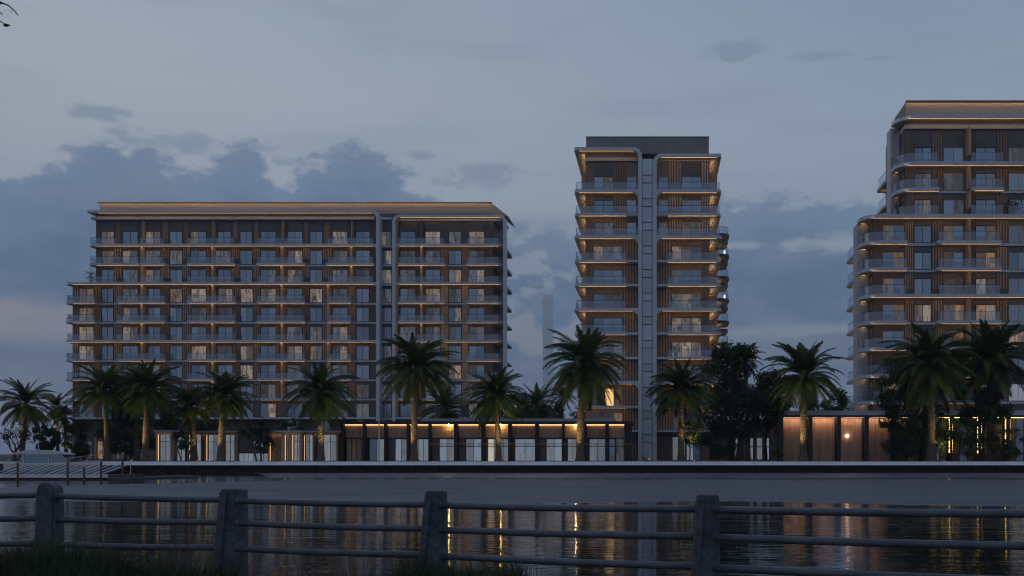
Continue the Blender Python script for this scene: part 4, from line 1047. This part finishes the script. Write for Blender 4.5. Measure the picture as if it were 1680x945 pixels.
# ------------------------------------------------------------------ broadleaf trees
def leaf_quad(b, c, s, q, m=0):
    n = Vector((q.gauss(0,1), q.gauss(0,1), q.gauss(0,.8)+.5)).normalized(); t = n.orthogonal().normalized()
    a = q.uniform(0, 6.28); t = (Matrix.Rotation(a, 3, n) @ t); u = n.cross(t)
    p = [c + t*s*1.25, c + u*s*.5, c - t*s*1.25*.6, c - u*s*.5]
    b.quad(*[tuple(v) for v in p], m)
def tree(px, pyt, D, wpx, pyb_crown, label, seed, leaf='tree_leaf', n=7000, ls=.16, name='leafy_tree', stems=1, bare=False, lean=0., zb=GZ, trunk_r=.22, gaps=.35, cat='tree', hfork=None, trunk_mat='bark', nb=9):
    q = random.Random(seed); x = PX(px, D); r = root(name, (x, D, zb), label, cat); s_ = D/F
    W_ = wpx*s_/2; ztop = PZ(pyt, D)-zb; zbot = PZ(pyb_crown, D)-zb; H = ztop-zbot
    tb_ = MB(); tips = []
    fork = hfork if hfork is not None else max(.5, zbot*.75)
    def limb(p, d, ln, rad, lev):
        pts = [p]; dd = d.copy()
        for i in range(4):
            dd = (dd + Vector((q.gauss(0,.16), q.gauss(0,.16), q.gauss(.06,.10)))).normalized(); pts.append(pts[-1]+dd*ln/4)
        tb_.tube([tuple(v) for v in pts], [rad*(1-.45*i/4) for i in range(5)], 6 if lev < 2 else 4, cap=False)
        if lev >= (4 if bare else 3): tips.append(pts[-1]); return
        if lev > 0: tips.append(pts[-1])
        for k in range(q.choice((2,3)) if lev else 3):
            nd = (dd + Vector((q.gauss(0,.65), q.gauss(0,.5), q.gauss(.12,.35)))).normalized(); limb(pts[-1] if k else pts[3], nd, ln*q.uniform(.6,.8), rad*.52, lev+1)
    for k in range(stems):
        off = Vector(((k-(stems-1)/2)*.35, q.uniform(-.2,.2), -.05))
        d = Vector((lean + (q.uniform(-.35,.35) if stems > 1 else 0), q.uniform(-.1,.1), 1)).normalized()
        pts = [off]
        for i in range(4): pts.append(pts[-1] + (d+Vector((q.gauss(0,.07), q.gauss(0,.07), 0)))*fork/4)
        tb_.tube([tuple(v) for v in pts], [trunk_r*(1.25-.3*i/4) for i in range(5)], 8, cap=False)
        for j in range(4 if stems == 1 else 2):
            a = j*2.1+seed; sp = min(1.3, W_/max(.5, H)*1.1)
            nd = Vector((math.cos(a)*sp, math.sin(a)*sp*.6, 1)).normalized(); limb(pts[-1], nd, (H*.42 if not bare else H*.36)*q.uniform(.85,1.15), trunk_r*.6, 0)
    tb_.build('trunk', trunk_mat, r, smooth=True) if False else None
    me = tb_.mesh('trunk', trunk_mat, True); inst('trunk', me, r)
    b = MB(); zc = (ztop+zbot)/2; clumps = []
    for k in range(nb*3):
        a = q.uniform(0, 6.283); rad = math.sqrt(q.random()); zz = q.uniform(-1, 1); f = math.sqrt(max(.05, 1-zz*zz*.85))
        clumps.append((Vector((math.cos(a)*rad*f*W_*.80, math.sin(a)*rad*f*W_*.6, zc+zz*H*.42)), q.uniform(.16,.34)*min(W_, H*.8)))
    if bare: clumps = [(t, q.uniform(.2,.45)) for t in tips if q.random() < .5]
    for i in range(n):
        c, cr = q.choice(clumps)
        v = Vector((q.gauss(0,1), q.gauss(0,1), q.gauss(0,.7))); v = v.normalized()*cr*(q.random()**.45)
        p = c + v
        if noise.noise(p*1.1+Vector((seed,0,0))) < -gaps*.3 and q.random() < .8: continue
        leaf_quad(b, p, ls*q.uniform(.6,1.3), q)
    inst('crown', b.mesh('crown', leaf), r)
    return r
tree(425,687,129,64,742,'round clipped dark tree on twin stems between the shop units',31,n=6500,ls=.12,stems=2,trunk_r=.09,gaps=.1,name='round_tree',hfork=1.2)
tree(303,702,128.4,44,738,'small multi stemmed tree with a grey crown under the bushy palm',32,n=2600,ls=.12,stems=3,trunk_r=.06,hfork=1.6)
tree(24,695,130,92,742,'nearly bare spreading tree with dark forked branches at the far left',33,n=900,ls=.13,bare=True,trunk_r=.2,name='bare_tree',hfork=1.0)
tree(76,698,131,52,738,'dark rounded tree behind the white motor boat',34,n=6000,ls=.14,trunk_r=.12)
tree(128,690,136,64,754,'dark shrubby tree at the foot of the left end of the long block',35,n=7500,ls=.14,trunk_r=.1)
tree(205,664,136,104,754,'dark mass of garden foliage between the first palms',36,n=16000,ls=.15,trunk_r=.15,hfork=1)
tree(1200,564,136,124,672,'tall spreading tree with tufted crown right of the slim tower',37,n=13000,ls=.18,trunk_r=.34,gaps=.9,name='spreading_tree',hfork=3.4,nb=11)
tree(1212,640,133,150,716,'broad low boughs of dark foliage over the garden house',38,n=14000,ls=.17,trunk_r=.38,gaps=.4,name='spreading_tree',hfork=2.6,nb=12,lean=.1)
tree(1256,608,140,104,704,'dark tree between the spreading tree and the kiosk',39,n=15000,ls=.16,trunk_r=.2)
tree(1131,690,127.9,58,730,'small shrub tree lit yellow green beside the palm of the slim tower',40,leaf='tree_leaf_light',n=2600,ls=.13,trunk_r=.07,name='small_tree',hfork=1.6)
tree(1385,640,175,80,700,'dark tree behind the kiosk roof left of the corner building',41,n=5000,ls=.2,trunk_r=.2)
tree(1345,655,190,70,705,'low tree on the skyline behind the open crowned palm',42,n=4000,ls=.2,trunk_r=.2)
tree(1486,600,129.6,122,724,'dense dark tree in front of the curved corner balconies',43,n=19000,ls=.17,trunk_r=.25,gaps=.15,nb=12)
tree(1480,700,128.6,80,752,'wild dark shrub before the last lit kiosk panels',44,n=4500,ls=.12,trunk_r=.06,name='shrub',cat='shrub',hfork=.4)
tree(1570,684,128.6,110,754,'wide dark shrub at the foot of the big drooping palm',45,n=7500,ls=.13,trunk_r=.07,name='shrub',cat='shrub',hfork=.4)
tree(1650,700,128.8,80,755,'dark shrub at the right edge under the unlit palm',46,n=4500,ls=.13,trunk_r=.07,name='shrub',cat='shrub',hfork=.4)
tree(897,662,160,90,708,'layered dark tree behind the pavilion roof beside the tallest palm',47,n=6000,ls=.17,trunk_r=.2)
tree(845,640,175,70,700,'dark tree at the right corner of the long block',48,n=5000,ls=.18,trunk_r=.2)
tree(960,672,165,60,705,'small dark tree at the left foot of the slim tower',49,n=3500,ls=.16,trunk_r=.15)
tree(1275,735,128.6,24,752,'small golden lit bush beside the trunk of the spreading tree',50,leaf='tree_leaf_light',n=900,ls=.1,trunk_r=.03,name='bush',cat='bush',hfork=.2)
tree(480,688,134,60,720,'climbing garden foliage on the terrace behind the shop with the cream beam',51,n=3000,ls=.12,trunk_r=.06,name='shrub',cat='shrub',hfork=.5)
tree(272,676,134,62,752,'dark narrow garden tree behind the leftmost narrow shop unit',52,n=8000,ls=.14,trunk_r=.1,hfork=1)
tree(336,690,134,58,722,'dark foliage behind the palm crowns over the low shop unit',53,n=5500,ls=.14,trunk_r=.1,hfork=1.5)
tree(1180,690,131,70,752,'low dark shrubbery at the right foot of the slim tower',54,n=7000,ls=.13,trunk_r=.05,name='shrub',cat='shrub',hfork=.3)
tree(1612,640,130.4,100,700,'dark tree crown between the big drooping palm and the unlit palm',55,n=12000,ls=.16,trunk_r=.2)
# far wood closing the horizon
b = MB(); q = random.Random(77)
for k in range(520):
    x = q.uniform(-60, 330); y = q.uniform(420, 470)
    x = x if x > -60 else x
    hh = q.uniform(4, 9)
    for i in range(26): leaf_quad(b, Vector((x+q.gauss(0,4), y+q.gauss(0,3), GZ+abs(q.gauss(0,.5))*hh)), q.uniform(.8,1.8), q)
b.build('distant_wood', 'tree_leaf', kind='stuff')
o = bpy.data.objects['distant_wood']; o['label'] = 'dark far off belt of trees on the horizon'; o['category'] = 'wood'

# ------------------------------------------------------------------ balcony plants and chairs
def pot_plant(x, y, z, s, label, seed, leaf='tree_leaf'):
    q = random.Random(seed); r = root('potted_plant', (x, y, z), label, 'potted plant', 'potted plants on the balconies')
    inst('pot', MB().tube([(0,0,0),(0,0,.45*s)], [.16*s,.24*s], 10).mesh('pot', 'pot'), r)
    b = MB()
    for i in range(150):
        v = Vector((q.gauss(0,.33), q.gauss(0,.33), abs(q.gauss(.5,.35))))*s; leaf_quad(b, v+Vector((0,0,.45*s)), .10*s, q)
    for i in range(6): b.tube([(0,0,.4*s), (q.gauss(0,.2)*s, q.gauss(0,.2)*s, q.uniform(.8,1.2)*s)], .012*s, 4)
    inst('foliage', b.mesh('foliage', leaf), r)
pot_plant(PX(1470,137.6), 137.6, uz[0]+.002, .8, 'potted plant on the highest curved corner balcony', 1)
pot_plant(PX(1476,137.4), 137.4, uz[2]+.002, 1.3, 'palm like potted plant on the curved terrace at the setback', 2, 'tree_leaf_light')
pot_plant(PX(1661,135.9), 135.9, uz[2]+.002, 1.4, 'wide potted plant at the right edge of the setback terrace', 3)
pot_plant(PX(1664,135.9), 135.9, uz[2]+.002, 1.1, 'smaller potted plant touching the wide one on the setback terrace', 5)
pot_plant(PX(149,179.2), 179.2, fz[2]+.002, 1.3, 'potted plant on the stepped left terrace of the long block', 4)
pot_plant(PX(1109,147.2), 147.2, tz[7]+.002, 1.1, 'potted plant on a right hand balcony of the slim tower', 6)
def chair(x, y, z, rz, label):
    r = root('balcony_chair', (x, y, z), label, 'chair', 'chairs on the balconies', rz)
    if 'ch' not in CACHE:
        CACHE['ch'] = [MB().box(-.27,.27,-.27,.27,.40,.47).mesh('seat','cushion'), MB().prism_xz([(-.27,.47),(.27,.47),(.25,.95),(-.25,.95)],.22,.28).mesh('backrest','cushion'), MB().tube([(0,0,0),(0,0,.40)],.02,6).mesh('leg','metal_dark')]
    s, bk, lg = CACHE['ch']; inst('seat', s, r); inst('backrest', bk, r)
    for a in (-.24,.24):
        for c in (-.24,.24): inst('leg', lg, r, (a, c, 0))
for n_, (p, i) in enumerate(((114,3),(114,6),(270,3),(516,3),(113,4))):
    chair(PX(p,179.1), 179.1, fz[i]+.002, .5+n_, ['dark chair on the leftmost balcony just below the stepped terrace','dark chair on the leftmost balcony fourth below the stepped terrace','chair beside the slat screen on the third balcony row, left part','chair before a recessed window in the row below the wide terrace slab','dark chair on the leftmost balcony second below the stepped terrace'][n_])
for n_, (p, i, l_) in enumerate(((1090,3,'chair in front of the lit slats on the right stack of the slim tower'),(1115,6,'chair at the glass of a right hand balcony low on the slim tower'),(1452,5,'chair on the curved corner balcony above the dense dark tree'))):
    D_ = 147 if n_ < 2 else 136; chair(PX(p,D_), D_, (tz[i] if n_ < 2 else lz[2])+.002, 2.+n_, l_)

# ------------------------------------------------------------------ street lamp before the long block
r = root('street_lamp', (PX(622,128.5), 128.5, GZ), 'thin white lamp post with small double head between two tall palms', 'lamp post')
h = PZ(652,128.5)-GZ
inst('pole', MB().tube([(0,0,0),(0,0,h)], [.09,.05], 10).mesh('pole','hull_white'), r)
inst('crossarm', MB().box(-.3,.3,-.04,.04,h-1.0,h-.93).mesh('crossarm','hull_white'), r)
for s in (-1, 1): inst('lamp_head', MB().box(-.14,.14,-.1,.1,-.05,.10).mesh('lamp_head','hull_white'), r, (s*.18, 0, h-.02 if s > 0 else h+.12))

# ------------------------------------------------------------------ motor boat moored behind the pontoon
def lathe_hull():
    b = MB(); n = 12; secs = []
    for i in range(n+1):
        t = i/n; x = -5.2+10.4*t; w = 1.55*math.sin(math.pi*min(1, .18+t*.82)**.8)**.6 if t < 1 else .02
        w = max(.03, w); z1 = 1.15+.35*(t)**2; z0 = -.35+.5*max(0, t-.75)*2
        secs.append([(x,-w*.55,z0),(x,-w*.95,.35),(x,-w,z1),(x,w,z1),(x,w*.95,.35),(x,w*.55,z0)])
    for a, c in zip(secs, secs[1:]):
        for j in range(6):
            k = (j+1) % 6; b.quad(a[j], c[j], c[k], a[k])
    b.v += secs[0]; k = len(b.v); b.f.append((k-1,k-2,k-3,k-4,k-5,k-6)); b.m.append(0)
    return b
r = root('motor_boat', (PX(92,123.2), 123.2, 0), 'white motor boat with a long flat canopy moored at the left quay', 'boat')
inst('hull', lathe_hull().mesh('hull','hull_white',True), r)
inst('cabin', MB().prism_xz([(-3.6,1.2),(2.4,1.2),(1.2,2.15),(-3.2,2.15)],-1.1,1.1).mesh('cabin','glass_dark'), r)
inst('canopy', MB().prism_xz([(-4.2,2.18),(1.6,2.16),(1.2,2.34),(-1.0,2.62),(-2.6,2.66),(-4.1,2.34)],-1.25,1.25).mesh('canopy','hull_white'), r)
for s in (-1,1): inst('window_post', MB().box(-.05,.05,-.05,.05,1.2,2.2).mesh('window_post','hull_white'), r, (-1.6+s*1.4, -1.13, 0))
inst('mast', MB().tube([(0,0,0),(-.2,0,1.1)],[.04,.02],6).mesh('mast','hull_white'), r, (-1.9,0,2.64))
inst('hand_rail', MB().tube([(2.0,-1.3,1.75),(3.6,-1.1,1.95),(4.9,-.3,2.1)],.03,6).mesh('hand_rail','frame_paint'), r)

# ------------------------------------------------------------------ pontoon with raised panels and rusty piles
JD = 96.0
jx = lambda p: PX(p, JD)
r = root('floating_pontoon', (jx(110), JD, 0), 'floating pontoon with a row of slanted deck frames at the lower left waterline', 'pontoon')
zd = PZ(779, JD-2)
MB().prism([(jx(-60),JD-2.2),(jx(196),JD-2.2),(jx(228),JD+1.2),(jx(-60),JD+2.4)], zd-.22, zd).build('deck', 'stone_dark', r)
MB().box(jx(-60), jx(198), JD-2.3, JD-2.2, zd-.25, zd+.05).build('edge_beam', 'concrete_deck', r)
for i in range(12):
    MB().box(jx(-40+i*20)-.5, jx(-40+i*20)+.5, JD-1.9, JD+1.0, -.3, zd-.225).build('float', 'panel_dark', r)
for i in range(15):
    a = jx(2+i*12.4); w = .34 if i % 3 else .22
    sk_ = .95
    z0_, z1_ = zd+.02, zd+.80
    b = MB(); P4 = [(a,JD-1.6,z0_),(a+w,JD-1.6,z0_),(a+w+sk_,JD+1.0,z1_),(a+sk_,JD+1.0,z1_)]
    b.quad(*P4); b.quad(*[(x,y,z-.07) for x,y,z in P4[::-1]]); b.quad(P4[0],P4[3],(P4[3][0],P4[3][1],P4[3][2]-.07),(a,JD-1.6,z0_-.07)); b.quad((P4[1][0],P4[1][1],z0_-.07),(P4[2][0],P4[2][1],z1_-.07),P4[2],P4[1]); b.quad((a,JD-1.6,z0_-.07),(a+w,JD-1.6,z0_-.07),P4[1],P4[0])
    b.build('deck_frame', 'jetty_board', r)
    MB().tube([(a+w+.02,JD-1.65,z0_+.05),(a+w+sk_+.02,JD+1.0,z1_+.05)],.03,5).build('frame_edge', 'hull_white', r)
MB().tube([(jx(2),JD+1.15,zd+.92),(jx(205),JD+1.15,zd+.92)],.045,6).build('top_rail','hull_white',r)
for p in (2,50,100,150,204): MB().tube([(jx(p),JD+1.15,zd),(jx(p),JD+1.15,zd+.92)],.035,6).build('rail_post','hull_white',r)
for n_, (p, t_) in enumerate(((29,760),(111,757),(138,768),(166,758),(201,756))):
    o = MB().tube([(0,0,-1.5),(0,0,PZ(t_,JD-2.6)),(0,0,PZ(t_,JD-2.6)+.12)],[.085,.085,.03],10).build('mooring_pile','pile_rust',loc=(0,0,0))
    o.location = (PX(p,JD-2.6), JD-2.6, 0)
    tag(o, ['rusty mooring pile at the left end of the pontoon','tall rusty mooring pile before the motor boat','short rusty mooring pile at the middle of the pontoon','rusty mooring pile right of the short one','rusty mooring pile at the right end of the pontoon'][n_], 'pile', 'mooring piles along the pontoon')
# slipway planks running off the pontoon into the shallows
b = MB(); b.prism([(jx(196),JD-2.1),(jx(212),JD-2.1),(jx(262),JD+8),(jx(238),JD+8)], .02, .20)
o = b.build('slipway','panel_dark'); o['label'] = 'dark slipway ramp running off the right end of the pontoon'; o['category'] = 'slipway'

# ------------------------------------------------------------------ the concrete railing in front
posts = [(-330,16.9),(82,16.7),(384,16.6),(716,15.7),(1161,13.75),(1800,11.5),(2610,10.0),(3637,8.8),(-750,17.1)]
fr = root('promenade_railing', (PX(716,15.7), 15.7, .3), 'grey railing of three round pipes between leaning concrete posts along the near bank', 'railing')
def post_mesh(kind, D, seed):
    s = D/F; b = MB()
    if kind == 'arch':
        H = PZ(791, D); w = 30*s/2
        poly = [(-w*1.40,.05),(w*1.30,.05)] + [(w*math.cos(R(t))+.0, H-w+w*math.sin(R(t))) for t in range(0,181,15)]
        b.prism_xz(poly[::-1], -.13, .13)
        inner = [(-w*1.1+.05,.05),(w*.75,.05)] + [(w*.62*math.cos(R(t))+.03, H-w-.02+w*.62*math.sin(R(t))) for t in range(0,181,20)]
        b.prism_xz(inner[::-1], -.155, -.132)
    else:
        H = PZ({1:802,2:805,3:811.5,4:820,0:790,6:831,7:843}[kind], D); wt = {1:36,2:31,3:37,4:42,0:36,6:46,7:50}[kind]*s
        wl = {1:12,2:14,3:11,4:14,0:12,6:14,7:14}[kind]*s*(H-.05)/(H-.75)*1.1
        c = .02
        # front slab with chamfered head and a narrower side rib
        pf = [(-wt/2-wl*.7,.0),(wt/2+.01,.0),(wt/2,H-c),(wt/2-c,H),(-wt/2+c,H),(-wt/2,H-c)]
        b.prism_xz(pf[::-1], -.10, .12)
        pr = [(-wt/2-wl*.72,.0),(-wt/2-wl*.72+wt*.36,.0),(-wt/2+wt*.34,H-c*2),(-wt/2+.0,H-c*2)]
        b.prism_xz(pr[::-1], -.15, -.10)
    me = b.mesh('post', 'post_concrete')
    return me
for k, (p, D) in enumerate(posts):
    D_ = D
    if k == 1: me = post_mesh('arch', D, k)
    else: me = post_mesh({0:0,2:1,3:2,4:3,5:4,6:6,7:7,8:0}[k], D, k)
    o = inst('post', me, fr, (PX(p,D)-WL[fr.name][0], D-15.7, -.3))
    md = o.modifiers.new('b', 'BEVEL'); md.width = .012; md.segments = 2
rails = {0:[813,851,893], 1:[813,851.5,893], 2:[821,858,900], 3:[829,869,912], 4:[836,881.5,931], 5: [844,899,958], 6: [859,922,990], 7: [874,946,1023], 8: [813,851,893]}
for a, a2 in [(8,0)]+[(k_, k_+1) for k_ in range(7)]:
    for j in range(3):
        pts = []
        for t in [i/10 for i in range(11)]:
            (p0, D0), (p1, D1) = posts[a], posts[a2]
            X0, X1 = PX(p0,D0)+.07, PX(p1,D1)-.03
            ya0 = [0,0,0]; z0_ = PZ(rails[a][j]+.0, D0-.05); z1_ = PZ(rails[a2][j]-1, D1)
            d = D0-.07+(D1+.04-D0+.07)*t
            pts.append((X0+(X1-X0)*t, d, z0_+(z1_-z0_)*t - .015*math.sin(math.pi*t)))
        rad = .047 if a < 3 else .048
        b = MB(); b.tube(pts, rad, 20); o = b.build('rail', 'rail_paint', fr, smooth=False)
        for pl in o.data.polygons: pl.use_smooth = len(pl.vertices) == 4
        MB().tube([pts[0], (pts[0][0]+.05, pts[0][1], pts[0][2])], rad*1.22, 20).build('rail_collar', 'rail_paint', o)

# ------------------------------------------------------------------ grass on the near bank
def blades(name, areas, mat_, seed, label, kind='stuff'):
    q = random.Random(seed); b = MB()
    for (x0, x1, y0, y1, n, h0, h1, w, lean) in areas:
        for i in range(n):
            x = q.uniform(x0, x1); y = q.uniform(y0, y1); cl = noise.noise((x*1.3, y*1.3, seed))
            if cl < -.15 and q.random() < .7: continue
            h = q.uniform(h0, h1)*(1+.55*cl); z = bank_h(x, y)-.02; a = q.uniform(0, 6.28); l = q.gauss(0, lean)*h; l2 = q.gauss(0, lean)*h
            u = Vector((math.cos(a), math.sin(a), 0))*w
            p0 = Vector((x,y,z)); p1 = p0+Vector((l*.35, l2*.35, h*.55)); p2 = p0+Vector((l, l2, h*q.uniform(.85,1)))
            b.quad(tuple(p0-u), tuple(p0+u), tuple(p1+u*.7), tuple(p1-u*.7)); b.tri(tuple(p1-u*.7), tuple(p1+u*.7), tuple(p2))
    o = b.build(name, mat_, kind=kind); o['label'] = label; o['category'] = 'grass'
x = lambda p, D: PX(p, D)
blades('tall_grass', [(-10.6,-7.3,14.2,16.0,7500,.30,.72,.007,.30), (-11.5,-5.8,13.2,15.4,7000,.22,.58,.007,.32), (-3.5,-1.8,14.0,15.2,1500,.30,.55,.007,.25)], 'grass', 5, 'tall dark green grass growing around the left railing posts')
blades('dry_grass', [(-9.0,-6.2,14.2,16.0,260,.7,1.1,.004,.10), (2.1,4.6,11.6,12.9,420,.30,.80,.004,.16), (-4.3,-1.5,13.9,15.3,260,.3,.62,.004,.15), (-.2,1.0,12.9,13.5,70,.3,.6,.004,.15), (-6.5,-4.4,15.0,16.4,160,.25,.5,.004,.2)], 'dry_grass', 9, 'thin dry stalks and weeds sticking up along the near bank')

# ------------------------------------------------------------------ twig hanging into the top left corner
D = 8.0; bxp = lambda p: PX(p, D); bz = lambda p: PZ(p, D)
r = root('overhanging_tree', (bxp(-330), D, .3), 'tree standing left of the view whose leafy twigs dip into the top left corner', 'tree')
lo = WL[r.name]
t_ = MB(); t_.tube([(bxp(-330),D,.25),(bxp(-325),D,2.5),(bxp(-300),D,4.6),(bxp(-270),D,6.2)],[.2,.16,.12,.07],10)
t_.tube([(bxp(-300),D,4.6),(bxp(-200),D,5.35),(bxp(-100),D,5.6),(bxp(-20),D,bz(-4)),(bxp(4),D,bz(5)),(bxp(14),D,bz(9)),(bxp(24),D,bz(18)),(bxp(30),D,bz(26))],[.08,.05,.03,.012,.006,.005,.004,.003],6)
t_.tube([(bxp(-100),D,5.6),(bxp(-40),D,bz(12)),(bxp(-6),D,bz(8)),(bxp(5),D,bz(5))],[.025,.012,.006,.004],5)
t_.tube([(bxp(-100),D,5.6),(bxp(-50),D,bz(20)),(bxp(-8),D,bz(20)),(bxp(5),D,bz(22))],[.02,.012,.006,.003],5)
t_.tube([(bxp(-50),D,bz(20)),(bxp(-10),D,bz(31)),(bxp(2),D,bz(36)),(bxp(8),D,bz(39))],[.01,.006,.004,.003],5)
t_.build('trunk','bark',r,smooth=True)
q = random.Random(8); lb_ = MB()
for cx, cz, n, s in ((5,13,8,3),(1,23,14,4),(7,21,6,2),(26,19,3,1.5),(30,25,5,1.5),(9,39,5,1.5),(0,32,4,2),(-48,15,60,10),(-90,0,160,24),(-290,-60,500,50),(-420,-110,1200,80)):
    for i in range(n): leaf_quad(lb_, Vector((bxp(cx+q.gauss(0,s)), D+q.gauss(0,.05+s*.004), bz(cz+q.gauss(0,s*.6)))), .005 if cx > -20 else .03, q)
lb_.build('crown','tree_leaf',r)

# ------------------------------------------------------------------ the evening haze over the water
m = bpy.data.materials.new('haze'); m.use_nodes = True; nt = m.node_tree; nt.nodes.clear(); q = NG(nt)
pvn = q.n('ShaderNodeVolumePrincipled'); pvn.inputs['Color'].default_value = (.80,.86,.95,1); pvn.inputs['Density'].default_value = .00018; pvn.inputs['Anisotropy'].default_value = .2
mo = q.n('ShaderNodeOutputMaterial'); q.link(pvn.outputs[0], mo.inputs['Volume']); MATS['haze'] = m
o = MB().box(-2000, 2000, -80, 2300, -4.5, 320).build('haze', 'haze', kind='stuff'); o['label'] = 'thin blue evening haze over the whole shore'; o['category'] = 'haze'
